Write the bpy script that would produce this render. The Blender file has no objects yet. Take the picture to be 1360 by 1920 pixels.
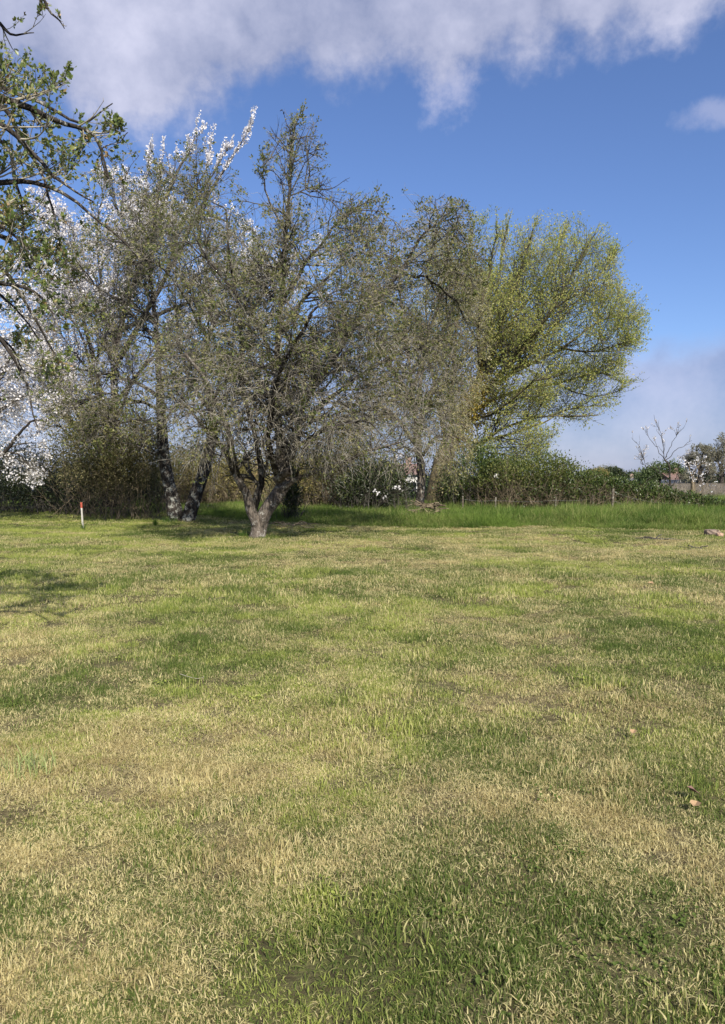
import bpy, math, random
import numpy as np
from mathutils import Vector, Euler

random.seed(7)
rng = np.random.default_rng(11)
SC = bpy.context.scene
COL = SC.collection

# ------------------------------------------------------------------ camera
CAMH = 1.6
F = 1400.0                      # focal length in pixels of the 1360x1920 photograph
PITCH = math.atan(68 / F)
cam_d = bpy.data.cameras.new('camera')
cam = bpy.data.objects.new('camera', cam_d)
COL.objects.link(cam)
cam.location = (0, 0, CAMH)
cam.rotation_euler = (math.pi / 2 - PITCH, 0, 0)
cam_d.sensor_fit = 'VERTICAL'
cam_d.sensor_height = 36
cam_d.lens = 36 * F / 1920
cam_d.clip_start = 0.05
cam_d.clip_end = 6000
SC.camera = cam

# ------------------------------------------------------------------ light
SUN_EL = math.radians(37)
SUN_AZ = math.radians(21)       # the sun stands behind the camera, this far to its right
to_sun = Vector((math.sin(SUN_AZ) * math.cos(SUN_EL), -math.cos(SUN_AZ) * math.cos(SUN_EL), math.sin(SUN_EL)))
sd = bpy.data.lights.new('sun', 'SUN')
sd.energy = 5.0
sd.angle = math.radians(0.5)
sd.color = (1.0, 0.93, 0.82)
sun = bpy.data.objects.new('sun', sd)
COL.objects.link(sun)
sun.location = (0, 0, 30)
sun.rotation_euler = to_sun.to_track_quat('Z', 'Y').to_euler()

SC.render.engine = 'CYCLES'
SC.cycles.max_bounces = 8
SC.cycles.sample_clamp_indirect = 5.0
SC.cycles.transparent_max_bounces = 8
SC.view_settings.view_transform = 'Standard'
SC.view_settings.look = 'None'
SC.view_settings.exposure = 0.55
SC.view_settings.gamma = 1.0
SC.view_settings.use_curve_mapping = False
SC.render.resolution_x = 725
SC.render.resolution_y = 1024

world = bpy.data.worlds.new('World')
SC.world = world
world.use_nodes = True


class NT:
    """small helper round a node tree"""
    def __init__(s, nt):
        s.nt = nt
        nt.nodes.clear()

    def n(s, typ, ins=None, **props):
        nd = s.nt.nodes.new(typ)
        for k, v in props.items():
            setattr(nd, k, v)
        if ins:
            for k, v in ins.items():
                if isinstance(v, bpy.types.NodeSocket):
                    s.nt.links.new(v, nd.inputs[k])
                else:
                    nd.inputs[k].default_value = v
        return nd

    def math(s, op, a, b=0.0, c=None, clamp=False):
        ins = {0: a, 1: b}
        if c is not None:
            ins[2] = c
        return s.n('ShaderNodeMath', ins, operation=op, use_clamp=clamp).outputs[0]

    def ss(s, v, lo, hi, a=0.0, b=1.0):
        return s.n('ShaderNodeMapRange', {0: v, 1: lo, 2: hi, 3: a, 4: b}, interpolation_type='SMOOTHSTEP').outputs[0]

    def mix(s, f, a, b, blend='MIX'):
        return s.n('ShaderNodeMix', {0: f, 6: a, 7: b}, data_type='RGBA', blend_type=blend).outputs[2]

    def noise(s, vec, scale, detail=4.0, rough=0.55):
        nd = s.n('ShaderNodeTexNoise', {'Scale': scale, 'Detail': detail, 'Roughness': rough})
        if vec is not None:
            s.nt.links.new(vec, nd.inputs['Vector'])
        return nd.outputs['Fac']


def build_world():
    t = NT(world.node_tree)
    sky = t.n('ShaderNodeTexSky', sky_type='NISHITA', sun_disc=False, sun_elevation=SUN_EL,
              sun_rotation=math.pi - SUN_AZ, air_density=1.0, dust_density=0.6, ozone_density=1.6, altitude=50)
    skyc = t.mix(1.0, sky.outputs[0], (0.77, 0.89, 1.2, 1), 'MULTIPLY')
    tc = t.n('ShaderNodeTexCoord')
    d = t.n('ShaderNodeVectorMath', {0: tc.outputs['Generated']}, operation='NORMALIZE').outputs[0]
    sp = t.n('ShaderNodeSeparateXYZ', {0: d})
    x, y, z = sp.outputs
    zz = t.math('ADD', t.math('MAXIMUM', z, 0.0), 0.16)
    pl = t.n('ShaderNodeCombineXYZ', {0: t.math('DIVIDE', x, zz), 1: t.math('DIVIDE', y, zz), 2: 3.7}).outputs[0]
    n1 = t.noise(pl, 1.15, 7, 0.55)
    n2 = t.noise(pl, 2.6, 6, 0.6)
    nd3 = t.noise(d, 4.2, 6, 0.56)
    nd4 = t.noise(d, 13, 8, 0.62)
    # the big bank overhead, its lower edge slightly higher on the right
    e = t.math('SUBTRACT', z, t.math('MULTIPLY', x, 0.10))
    e = t.math('ADD', e, t.math('MULTIPLY', t.math('SUBTRACT', nd3, 0.5), 0.24))
    e = t.math('ADD', e, t.math('MULTIPLY', t.math('SUBTRACT', nd4, 0.5), 0.10))
    top = t.ss(e, 0.425, 0.475)
    hole = t.ss(n1, 0.32, 0.55, 0.45, 1.0)
    top = t.math('MULTIPLY', top, t.math('MAXIMUM', hole, t.ss(z, 0.75, 0.5)))
    # small wisp on the right
    # low bank near the horizon
    l = t.math('ADD', z, t.math('MULTIPLY', t.math('SUBTRACT', nd3, 0.5), 0.16))
    l = t.math('ADD', l, t.math('MULTIPLY', t.math('SUBTRACT', nd4, 0.5), 0.04))
    low = t.ss(l, 0.185, 0.135)
    low = t.math('MULTIPLY', low, 0.72)

    def puff(px, py, rx, ry, k, thr):
        u = (px - 680) / F
        v = (892 - py) / F
        c = Vector((u, 1, v)).normalized()
        dx = t.math('DIVIDE', t.math('SUBTRACT', x, c.x), rx / F)
        dz = t.math('DIVIDE', t.math('SUBTRACT', z, c.z), ry / F)
        r2 = t.math('ADD', t.math('MULTIPLY', dx, dx), t.math('MULTIPLY', dz, dz))
        g = t.math('SUBTRACT', 1.0, r2)
        g = t.math('ADD', g, t.math('MULTIPLY', t.math('SUBTRACT', nd4, 0.5), 5.0))
        g = t.ss(g, thr, thr + 1.5, 0, k)
        return t.math('MULTIPLY', g, t.ss(y, 0.0, 0.2))
    p1 = puff(830, 195, 60, 50, 0.65, -0.1)
    p2 = puff(1350, 228, 110, 26, 0.38, 0.0)
    tone = t.ss(nd3, 0.38, 0.68)
    tone2 = t.ss(n2, 0.3, 0.7)
    tt = t.math('ADD', t.math('ADD', t.math('MULTIPLY', tone, 0.6), t.math('MULTIPLY', tone2, 0.3)), t.math('MULTIPLY', t.math('SUBTRACT', nd4, 0.5), 1.6), clamp=True)
    ctop = t.mix(tt, (2.5, 2.85, 4.3, 1), (5.6, 5.7, 7.1, 1))
    clow = t.mix(t.math('ADD', tone, t.math('MULTIPLY', t.math('SUBTRACT', nd4, 0.5), 2.0), clamp=True), (2.3, 2.75, 4.4, 1), (4.1, 4.2, 5.7, 1))
    c = t.mix(t.math('MAXIMUM', p1, p2), skyc, (5.0, 5.1, 6.6, 1))
    c = t.mix(low, c, clow)
    c = t.mix(t.math('MULTIPLY', top, 0.93), c, ctop)
    bg = t.n('ShaderNodeBackground', {'Color': c, 'Strength': 0.088})
    o = t.n('ShaderNodeOutputWorld')
    t.nt.links.new(bg.outputs[0], o.inputs[0])


build_world()


# ------------------------------------------------------------------ helpers: places
def W(px, py, Y):
    """world point seen at a pixel of the photograph, at distance Y"""
    u = (px - 680) / F
    v = (960 - py) / F
    ry = math.cos(PITCH) + math.sin(PITCH) * v
    rz = -math.sin(PITCH) + math.cos(PITCH) * v
    return np.array([u * Y / ry, Y, CAMH + rz * Y / ry])


def G(px, py):
    v = (960 - py) / F
    ry = math.cos(PITCH) + math.sin(PITCH) * v
    rz = -math.sin(PITCH) + math.cos(PITCH) * v
    Y = -CAMH / rz * ry
    return (px - 680) / F * Y / ry, Y


_lat = np.random.default_rng(5).random((256, 256))


def vnoise(x, y):
    x = np.asarray(x, float)
    y = np.asarray(y, float)
    xi = np.floor(x).astype(int)
    yi = np.floor(y).astype(int)
    fx = x - xi
    fy = y - yi
    fx = fx * fx * (3 - 2 * fx)
    fy = fy * fy * (3 - 2 * fy)
    a = _lat[xi & 255, yi & 255]
    b = _lat[(xi + 1) & 255, yi & 255]
    c = _lat[xi & 255, (yi + 1) & 255]
    d = _lat[(xi + 1) & 255, (yi + 1) & 255]
    return (a * (1 - fx) + b * fx) * (1 - fy) + (c * (1 - fx) + d * fx) * fy


def fbm(x, y, o=4):
    s = 0
    a = 1
    n = 0
    x = np.asarray(x, float)
    y = np.asarray(y, float)
    for i in range(o):
        s = s + a * vnoise(x * 2 ** i + 17 * i, y * 2 ** i + 31 * i)
        n += a
        a *= 0.5
    return s / n


def gh(x, y):
    """height of the ground"""
    x = np.asarray(x, float)
    y = np.asarray(y, float)
    fade = np.clip(1.3 - np.abs(y) / 90, 0, 1)
    return fade * ((fbm(x * 0.35 + 9, y * 0.35, 3) - 0.5) * 0.16 + (fbm(x * 1.5, y * 1.5 + 5, 3) - 0.5) * 0.06)


def sstep(v, a, b):
    t = np.clip((v - a) / (b - a), 0, 1)
    return t * t * (3 - 2 * t)


# straw and green areas of the lawn: (px, py, rx, ry, weight); + is straw, - is green
PATCH = [(250, 1480, 330, 170, .26), (120, 1650, 260, 200, .24), (560, 1620, 160, 120, .18), (330, 1330, 180, 60, .22),
         (620, 1410, 110, 110, -.12), (650, 1840, 200, 90, -.15), (170, 1800, 330, 170, .32), (480, 1650, 200, 120, .1), (400, 1230, 120, 25, -.2),
         (980, 1660, 150, 150, -.25), (930, 1800, 170, 120, -.2), (1250, 1780, 160, 150, -.1), (780, 1240, 90, 30, -.32),
         (1150, 1180, 160, 70, -.15), (960, 1330, 90, 40, .22), (1000, 1305, 60, 20, .2), (600, 1130, 90, 18, -.3),
         (1000, 1110, 80, 14, -.3), (1300, 1370, 70, 30, .1), (1220, 1560, 140, 60, .12), (900, 1400, 120, 50, -.1),
         (1230, 1100, 60, 8, .35), (930, 1120, 50, 8, .3), (820, 1130, 60, 8, .25), (750, 1060, 200, 12, .2),
         (1180, 1040, 240, 22, .3), (300, 1110, 300, 20, -.15), (60, 1440, 60, 60, -.1), (150, 962, 330, 24, -.5), (100, 1020, 260, 22, -.2), (1300, 1200, 90, 30, -.12),
         (700, 1030, 200, 10, .25), (100, 1060, 160, 20, -.2), (700, 1330, 60, 60, .1), (600, 1015, 300, 6, .2)]
_P = []
for (px, py, rx, ry, w) in PATCH:
    gx, gy = G(px, py)
    _P.append((gx, gy, rx * gy / F, ry * gy * gy / (CAMH * F), w))


def dryness(x, y):
    d = 0.38 + (fbm(x * 0.9 + 3, y * 0.75 + 8, 4) - 0.5) * 1.0 + (fbm(x * 3.5, y * 3.0, 3) - 0.5) * 1.1
    far = sstep(y, 9, 17)
    d = d + far * (fbm(x * 0.7 + 40, y * 2.4 + 2, 3) - 0.5) * 1.3
    for (gx, gy, sx, sy, w) in _P:
        d = d + .8 * w * np.exp(-((x - gx) / sx) ** 2 - ((y - gy) / sy) ** 2)
    return np.clip(d, 0, 1)


_ex = [(-300, 50), (0, 40), (200, 37), (330, 31), (440, 27.5), (520, 25.2), (640, 24), (900, 23.2), (1150, 22.6), (1400, 21.2), (1800, 19.5)]


def mow_edge(x, y):
    """distance at which the mown lawn ends, for a point's bearing"""
    px = 680 + F * np.asarray(x) / np.maximum(np.asarray(y), 1.0)
    return np.interp(px, [a for a, b in _ex], [b for a, b in _ex]) + (fbm(np.asarray(x) * 0.8, np.asarray(x) * 0 + 3, 3) - 0.5) * 1.6


# ------------------------------------------------------------------ helpers: meshes
def mesh_np(name, V, quads=None, tris=None, mat=None, smooth=True, attrs=None):
    me = bpy.data.meshes.new(name)
    V = np.asarray(V, np.float32).reshape(-1, 3)
    me.vertices.add(len(V))
    me.vertices.foreach_set('co', V.ravel())
    loops = []
    starts = []
    off = 0
    if quads is not None and len(quads):
        q = np.asarray(quads, np.int32).reshape(-1, 4)
        loops.append(q.ravel())
        starts.append(np.arange(len(q)) * 4)
        off = len(q) * 4
    if tris is not None and len(tris):
        q = np.asarray(tris, np.int32).reshape(-1, 3)
        loops.append(q.ravel())
        starts.append(off + np.arange(len(q)) * 3)
    if loops:
        L = np.concatenate(loops)
        S = np.concatenate(starts).astype(np.int32)
        me.loops.add(len(L))
        me.loops.foreach_set('vertex_index', L)
        me.polygons.add(len(S))
        me.polygons.foreach_set('loop_start', S)
        me.polygons.foreach_set('use_smooth', np.full(len(S), smooth))
    if attrs:
        for k, (typ, arr) in attrs.items():
            a = me.attributes.new(k, typ, 'POINT')
            a.data.foreach_set('vector' if typ == 'FLOAT_VECTOR' else 'value', np.asarray(arr, np.int32 if typ == 'INT' else np.float32).ravel())
    me.update(calc_edges=True)
    if mat:
        me.materials.append(mat)
    return me


def link(name, me, parent=None, loc=None, kind=None, label=None, cat=None, group=None):
    o = bpy.data.objects.new(name, me)
    COL.objects.link(o)
    if parent is not None:
        o.parent = parent
    if loc is not None:
        o.location = loc
    tag(o, label, cat, group, kind)
    return o


def tag(o, label=None, cat=None, group=None, kind=None):
    if label:
        o['label'] = label
    if cat:
        o['category'] = cat
    if group:
        o['group'] = group
    if kind:
        o['kind'] = kind
    return o


def thing(name, loc, label, cat, group=None):
    return link(name, None, None, tuple(loc), None, label, cat, group)


def unit(v):
    return v / np.maximum(np.linalg.norm(v, axis=-1, keepdims=True), 1e-9)


def tubes(P, R, k, flute=0.0, seed=1):
    """P (N,S,3), R (N,S) -> verts, quads of N tubes"""
    P = np.asarray(P, float)
    R = np.asarray(R, float)
    N, S, _ = P.shape
    T = unit(np.gradient(P, axis=1))
    m = unit(T.mean(axis=1))
    ref = np.zeros((N, 3))
    ref[np.arange(N), np.argmin(np.abs(m), axis=1)] = 1
    ref = ref[:, None, :]
    A = unit(np.cross(T, ref))
    B = np.cross(T, A)
    a = np.arange(k) * 2 * math.pi / k
    ca = np.cos(a)[None, None, :, None]
    sa = np.sin(a)[None, None, :, None]
    rr = R[:, :, None, None] * np.ones((1, 1, k, 1))
    if flute:
        r2 = np.random.default_rng(seed)
        ph = r2.random((N, 1, 1)) * 6.28
        ss = np.arange(S)[None, :, None]
        aa = a[None, None, :]
        f = (np.sin(aa * 3 + ph + ss * 0.11) * 0.5 + np.sin(aa * 5 + ph * 2 - ss * 0.17) * 0.35
             + np.sin(aa * 2 + ss * 0.43 + ph) * 0.4 + (r2.random((N, S, k)) - 0.5) * 0.7)
        rr = rr * (1 + flute * f[..., None])
    V = P[:, :, None, :] + rr * (A[:, :, None, :] * ca + B[:, :, None, :] * sa)
    base = (np.arange(N) * S * k)[:, None, None]
    i = (np.arange(S - 1) * k)[None, :, None]
    j = np.arange(k)[None, None, :]
    j2 = (j + 1) % k
    q = np.stack([base + i + j, base + i + j2, base + i + k + j2, base + i + k + j], -1)
    return V.reshape(-1, 3), q.reshape(-1, 4)


def join(parts):
    V = []
    Q = []
    off = 0
    for v, q in parts:
        V.append(v)
        Q.append(q + off)
        off += len(v)
    return np.concatenate(V), np.concatenate(Q)


def spline(ctrl, S):
    """ctrl rows [x,y,z,r] -> (S,3),(S,) Catmull-Rom through the control rows"""
    C = np.asarray(ctrl, float)
    C = np.vstack([2 * C[0] - C[1], C, 2 * C[-1] - C[-2]])
    n = len(C) - 3
    t = np.linspace(0, n - 1e-6, S)
    i = t.astype(int)
    f = (t - i)[:, None]
    p0, p1, p2, p3 = C[i], C[i + 1], C[i + 2], C[i + 3]
    o = 0.5 * (2 * p1 + (p2 - p0) * f + (2 * p0 - 5 * p1 + 4 * p2 - p3) * f * f + (3 * p1 - p0 - 3 * p2 + p3) * f ** 3)
    return o[:, :3], np.maximum(o[:, 3], 0.002)


def limb(pix, r0, r1, S=24, jit=0.0):
    """a limb through pixel points (px, py, Y), tapering"""
    c = []
    n = len(pix)
    for i, p in enumerate(pix):
        w = W(*p)
        r = r0 + (r1 - r0) * (i / (n - 1)) ** 0.8
        c.append([w[0], w[1], w[2], r])
    P, R = spline(c, S)
    if jit:
        n = rng.normal(0, jit, (S, 3))
        n[0] = 0
        n[1:-1] = (n[:-2] + n[1:-1] + n[2:]) / 3
        P = P + n
    return P, R


def grow(start, d, L, r0, S, wander, trop, r1f=0.25, env=None):
    N = len(start)
    P = np.zeros((N, S, 3))
    P[:, 0] = start
    cur = unit(d)
    step = (L / (S - 1))[:, None]
    trop = np.asarray(trop, float)
    for s in range(1, S):
        cur = unit(cur + rng.normal(0, wander, (N, 3)) + trop * (0.4 + s / S))
        P[:, s] = P[:, s - 1] + cur * step
    if env is not None:
        t = np.ones(N)
        ins = env(P.reshape(-1, 3)).reshape(N, S)
        for s in range(S - 1, 0, -1):
            out = ~ins[:, s]
            t[out] = s / S
        P = start[:, None, :] + (P - start[:, None, :]) * t[:, None, None]
    R = r0[:, None] * np.linspace(1, r1f, S)[None, :]
    return P, R


def spawn(P, R, n, t0, t1, a0, a1, L0, L1, rf=0.6, rmin=0.003, up=None, taper=0.4, pw=1.0):
    N, S, _ = P.shape
    seg = np.linalg.norm(np.diff(P, axis=1), axis=2).sum(1)
    w = seg ** pw
    idx = rng.choice(N, n, p=w / w.sum())
    t = t0 + (t1 - t0) * rng.random(n)
    f = t * (S - 1)
    i = np.minimum(f.astype(int), S - 2)
    f = (f - i)[:, None]
    a = P[idx, i]
    b = P[idx, i + 1]
    st = a * (1 - f) + b * f
    tan = unit(b - a)
    rad = R[idx, i] * (1 - f[:, 0]) + R[idx, i + 1] * f[:, 0]
    q = unit(np.cross(tan, rng.normal(0, 1, (n, 3))))
    if up is not None:
        q = unit(q + np.asarray(up))
    ang = a0 + (a1 - a0) * rng.random(n)
    d = tan * np.cos(ang)[:, None] + q * np.sin(ang)[:, None]
    L = (L0 + (L1 - L0) * rng.random(n)) * (1 - taper * t)
    return st, d, L, np.maximum(rad * rf, rmin)


def ellipsoids(lst):
    """lst of (px, py, rx, ry, Y, ryd): union of ellipsoids in the world"""
    E = []
    for (px, py, rx, ry, Y, dy) in lst:
        c = W(px, py, Y)
        E.append((c, np.array([rx * Y / F, dy, ry * Y / F])))

    def f(p):
        r = np.zeros(len(p), bool)
        th = .45 + 1.1 * fbm(p[:, 0] * .9 + p[:, 1] * .5 + 40, p[:, 2] * .9 + p[:, 1] * .3 + 40, 2)
        for c, s in E:
            r |= (((p - c) / s) ** 2).sum(1) < th
        return r
    return f


def along(P, n, t0=0.15, t1=1.0):
    N, S, _ = P.shape
    idx = rng.integers(0, N, n)
    t = t0 + (t1 - t0) * rng.random(n)
    f = t * (S - 1)
    i = np.minimum(f.astype(int), S - 2)
    f = (f - i)[:, None]
    return P[idx, i] * (1 - f) + P[idx, i + 1] * f, unit(P[idx, i + 1] - P[idx, i])


def leaves(pos, d, size, wr=0.5, fold=0.25, out=0.8):
    """folded rhombic leaves: pos (n,3), direction d, size (n,)"""
    n = len(pos)
    dr = unit(d + rng.normal(0, out, (n, 3)))
    side = unit(np.cross(dr, rng.normal(0, 1, (n, 3))))
    nor = np.cross(dr, side)
    s = size[:, None]
    mid = pos + dr * s * 0.45
    V = np.stack([pos, mid + side * s * wr * 0.5 + nor * s * fold * 0.3, pos + dr * s, mid - side * s * wr * 0.5 + nor * s * fold * 0.3], 1)
    b = (np.arange(n) * 4)[:, None]
    T = np.concatenate([b + [0, 1, 2], b + [0, 2, 3]], 0)
    return V.reshape(-1, 3), T, np.repeat(rng.random(n), 4)


def rosettes(P, n, k, j, t0=.1):
    """n spur points along the twigs with k leaves each"""
    a, d = along(P, n, t0)
    a = np.repeat(a, k, 0) + rng.normal(0, j, (n * k, 3))
    return a, np.repeat(d, k, 0)


def leaf_part(parent, base, name, pos, d, size, mat, wr=0.5, out=0.8, kind='stuff', label=None):
    V, T, r = leaves(pos, d, size, wr, 0.25, out)
    me = mesh_np(name, V - base, None, T, mat, False, {'rnd': ('FLOAT', r)})
    return link(name, me, parent, kind=kind, label=label)


def tube_part(parent, base, name, groups, mat, kind=None, label=None, flute=0.0):
    """groups of (P,R,k)"""
    V, Q = join([tubes(P, R, k, flute) for (P, R, k) in groups])
    me = mesh_np(name, V - base, Q, None, mat, True)
    return link(name, me, parent, kind=kind, label=label)


# ------------------------------------------------------------------ materials
def new_mat(name):
    m = bpy.data.materials.new(name)
    m.use_nodes = True
    return m, NT(m.node_tree)


def finish(t, col, rough=0.8, spec=0.2, normal=None, trans=0.0, tcol=None):
    ins = {'Base Color': col, 'Roughness': rough, 'Specular IOR Level': spec}
    if normal is not None:
        ins['Normal'] = normal
    p = t.n('ShaderNodeBsdfPrincipled', ins)
    o = t.n('ShaderNodeOutputMaterial')
    if trans > 0:
        tr = t.n('ShaderNodeBsdfTranslucent', {'Color': tcol if tcol is not None else col})
        m = t.n('ShaderNodeMixShader', {0: trans, 1: p.outputs[0], 2: tr.outputs[0]})
        t.nt.links.new(m.outputs[0], o.inputs[0])
    else:
        t.nt.links.new(p.outputs[0], o.inputs[0])
    return p


def bark(name, dark, mid, lichen, amt=0.5, scale=1.0, bump=0.6):
    m, t = new_mat(name)
    tc = t.n('ShaderNodeTexCoord').outputs['Object']
    mp = t.n('ShaderNodeMapping', {0: tc, 3: (1, 1, 0.2)}).outputs[0]
    n1 = t.noise(mp, 14 * scale, 6, 0.65)
    n2 = t.noise(tc, 5 * scale, 6, 0.65)
    n3 = t.noise(tc, 38 * scale, 3, 0.6)
    vo = t.n('ShaderNodeTexVoronoi', {'Vector': mp, 'Scale': 24 * scale}, feature='DISTANCE_TO_EDGE').outputs[0]
    c = t.mix(t.ss(n1, 0.35, 0.65), dark, mid)
    l = t.math('ADD', n2, t.math('MULTIPLY', t.math('SUBTRACT', n3, 0.5), 0.5))
    c = t.mix(t.ss(l, 0.62 - amt * 0.25, 0.72 - amt * 0.25), c, lichen)
    c = t.mix(t.ss(vo, 0.0, 0.07, 0.75, 0.0), c, dark)
    h = t.math('ADD', t.math('MULTIPLY', n1, 0.7), t.math('MINIMUM', t.math('MULTIPLY', vo, 3.0), 0.5))
    b = t.n('ShaderNodeBump', {'Strength': bump, 'Distance': 0.04, 'Height': h}).outputs[0]
    finish(t, c, 0.9, 0.15, b)
    return m


def twig(name, a, b, scale=2.0):
    m, t = new_mat(name)
    tc = t.n('ShaderNodeTexCoord').outputs['Object']
    c = t.mix(t.ss(t.noise(tc, scale, 5, 0.7), 0.38, 0.62), a, b)
    finish(t, c, 0.85, 0.2)
    return m


def leafmat(name, stops, trans=0.35, rough=0.5, spec=0.35, clump=1.5, clump_amt=0.35):
    """stops: list of (pos, colour) over a random value per leaf, drifting from clump to clump"""
    m, t = new_mat(name)
    r = t.n('ShaderNodeAttribute', attribute_name='rnd').outputs['Fac']
    tc = t.n('ShaderNodeTexCoord').outputs['Object']
    nn = t.math('MULTIPLY', t.math('SUBTRACT', t.noise(tc, clump, 3, 0.6), 0.5), clump_amt * 3)
    v = t.math('ADD', r, nn, clamp=True)
    cr = t.n('ShaderNodeValToRGB', {0: v})
    el = cr.color_ramp.elements
    el[0].position, el[0].color = stops[0]
    el[1].position, el[1].color = stops[-1]
    for p, c in stops[1:-1]:
        e = el.new(p)
        e.color = c
    finish(t, cr.outputs[0], rough, spec, None, trans)
    return m


def flat(name, col, rough=0.7, var=0.25, scale=8.0, spec=0.3, bump=0.0):
    m, t = new_mat(name)
    tc = t.n('ShaderNodeTexCoord').outputs['Object']
    n = t.noise(tc, scale, 6, 0.65)
    k = tuple(c * (1 - var) for c in col[:3]) + (1,)
    h = tuple(min(1, c * (1 + var)) for c in col[:3]) + (1,)
    c = t.mix(t.ss(n, 0.3, 0.7), k, h)
    b = None
    if bump:
        b = t.n('ShaderNodeBump', {'Strength': bump, 'Distance': 0.02, 'Height': n}).outputs[0]
    finish(t, c, rough, spec, b)
    return m


def C(r, g, b):
    return (r, g, b, 1)


M = {}
M['bark_grey'] = bark('bark_grey', C(.06, .05, .04), C(.19, .16, .13), C(.36, .345, .3), 0.3)
M['bark_dark'] = bark('bark_dark', C(.02, .017, .015), C(.06, .05, .042), C(.32, .32, .28), 0.45)
M['bark_willow'] = bark('bark_willow', C(.05, .042, .028), C(.15, .125, .075), C(.24, .2, .1), 0.4)
M['bark_limb'] = bark('bark_limb', C(.02, .017, .014), C(.065, .055, .045), C(.28, .27, .23), 0.3)
M['bark_plum'] = bark('bark_plum', C(.03, .025, .022), C(.07, .06, .05), C(.2, .19, .17), 0.2)
M['twig_grey'] = twig('twig_grey', C(.1, .088, .065), C(.4, .365, .28), 5.0)
M['twig_pale'] = twig('twig_pale', C(.1, .088, .065), C(.42, .385, .31), 5.0)
M['twig_dark'] = twig('twig_dark', C(.035, .03, .026), C(.13, .12, .1))
M['twig_brown'] = twig('twig_brown', C(.07, .055, .035), C(.26, .21, .14), 4.0)
M['leaf_olive'] = leafmat('leaf_olive', [(0, C(.07, .1, .025)), (.5, C(.16, .185, .05)), (1, C(.31, .28, .11))], .42)
M['leaf_fruit'] = leafmat('leaf_fruit', [(0, C(.075, .115, .03)), (.5, C(.15, .2, .05)), (.85, C(.25, .27, .075)), (1, C(.34, .22, .1))], .35, .42, .5)
M['leaf_willow'] = leafmat('leaf_willow', [(0, C(.25, .31, .075)), (.5, C(.43, .46, .12)), (1, C(.62, .56, .2))], .55, .5, .3, .5)
M['leaf_cream'] = leafmat('leaf_cream', [(0, C(.13, .15, .035)), (.5, C(.28, .27, .085)), (.85, C(.44, .4, .17)), (1, C(.7, .66, .45))], .45)
M['leaf_bramble'] = leafmat('leaf_bramble', [(0, C(.025, .045, .012)), (.6, C(.07, .105, .025)), (1, C(.14, .17, .045))], .25, .4, .5, 1.2)
M['leaf_mound'] = leafmat('leaf_mound', [(0, C(.04, .065, .015)), (.5, C(.1, .13, .03)), (1, C(.22, .23, .06))], .35, .45, .4, 1.0)
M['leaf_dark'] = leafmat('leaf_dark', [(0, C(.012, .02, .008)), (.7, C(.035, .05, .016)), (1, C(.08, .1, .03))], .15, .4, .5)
M['leaf_brown'] = leafmat('leaf_brown', [(0, C(.13, .125, .035)), (.6, C(.26, .235, .08)), (1, C(.4, .34, .14))], .4)
M['leaf_far'] = leafmat('leaf_far', [(0, C(.05, .08, .025)), (1, C(.12, .16, .06))], .2, clump=.3)
M['leaf_far_grey'] = leafmat('leaf_far_grey', [(0, C(.12, .12, .08)), (1, C(.24, .24, .16))], .2, clump=.3)
M['leaf_dull'] = leafmat('leaf_dull', [(0, C(.08, .085, .03)), (.6, C(.19, .18, .075)), (1, C(.32, .28, .15))], .35)
M['leaf_gold'] = leafmat('leaf_gold', [(0, C(.2, .16, .03)), (.6, C(.4, .3, .06)), (1, C(.5, .4, .1))], .35)
M['petal'] = leafmat('petal', [(0, C(.72, .7, .7)), (1, C(.86, .84, .83))], .35, .6, .2, clump_amt=.1)
M['petal_pink'] = leafmat('petal_pink', [(0, C(.6, .52, .5)), (1, C(.84, .82, .8))], .35, .6, .2, clump_amt=.1)


# ------------------------------------------------------------------ ground
def ground_mat():
    m, t = new_mat('ground')
    geo = t.n('ShaderNodeNewGeometry').outputs['Position']
    dry = t.n('ShaderNodeAttribute', attribute_name='dry').outputs['Fac']
    tall = t.n('ShaderNodeAttribute', attribute_name='tall').outputs['Fac']
    n = t.noise(geo, 22, 6, .7)
    n2 = t.noise(geo, 3.0, 6, .65)
    d = t.math('ADD', dry, t.math('MULTIPLY', t.math('SUBTRACT', n2, .5), .9), clamp=True)
    c = t.mix(d, C(.07, .08, .028), C(.23, .185, .1))
    c = t.mix(t.ss(n, .35, .6, .75, 0), c, C(.05, .038, .024))
    c = t.mix(tall, c, C(.05, .075, .02))
    b = t.n('ShaderNodeBump', {'Strength': .8, 'Distance': .03, 'Height': n}).outputs[0]
    finish(t, c, .95, .1, b)
    return m


def axis(n, near, far, p):
    u = np.linspace(-1, 1, n)
    return np.sign(u) * (near * np.abs(u) + (far - near) * np.abs(u) ** p)


gx = axis(211, 42, 3000, 9)
u = np.linspace(0, 1, 300)
gy = -12 + 72 * u + 3500 * u ** 14
XX, YY = np.meshgrid(gx, gy)
ZZ = gh(XX, YY)
nx, ny = len(gx), len(gy)
ii = (np.arange(ny - 1) * nx)[:, None] + np.arange(nx - 1)[None, :]
quads = np.stack([ii, ii + 1, ii + nx + 1, ii + nx], -1).reshape(-1, 4)
me = mesh_np('ground', np.stack([XX, YY, ZZ], -1).reshape(-1, 3), quads, None, ground_mat(), True,
             {'dry': ('FLOAT', dryness(XX.ravel(), YY.ravel())),
              'tall': ('FLOAT', sstep(YY.ravel() - mow_edge(XX.ravel(), YY.ravel()), -.3, .3))})
link('ground', me, kind='structure')


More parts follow.
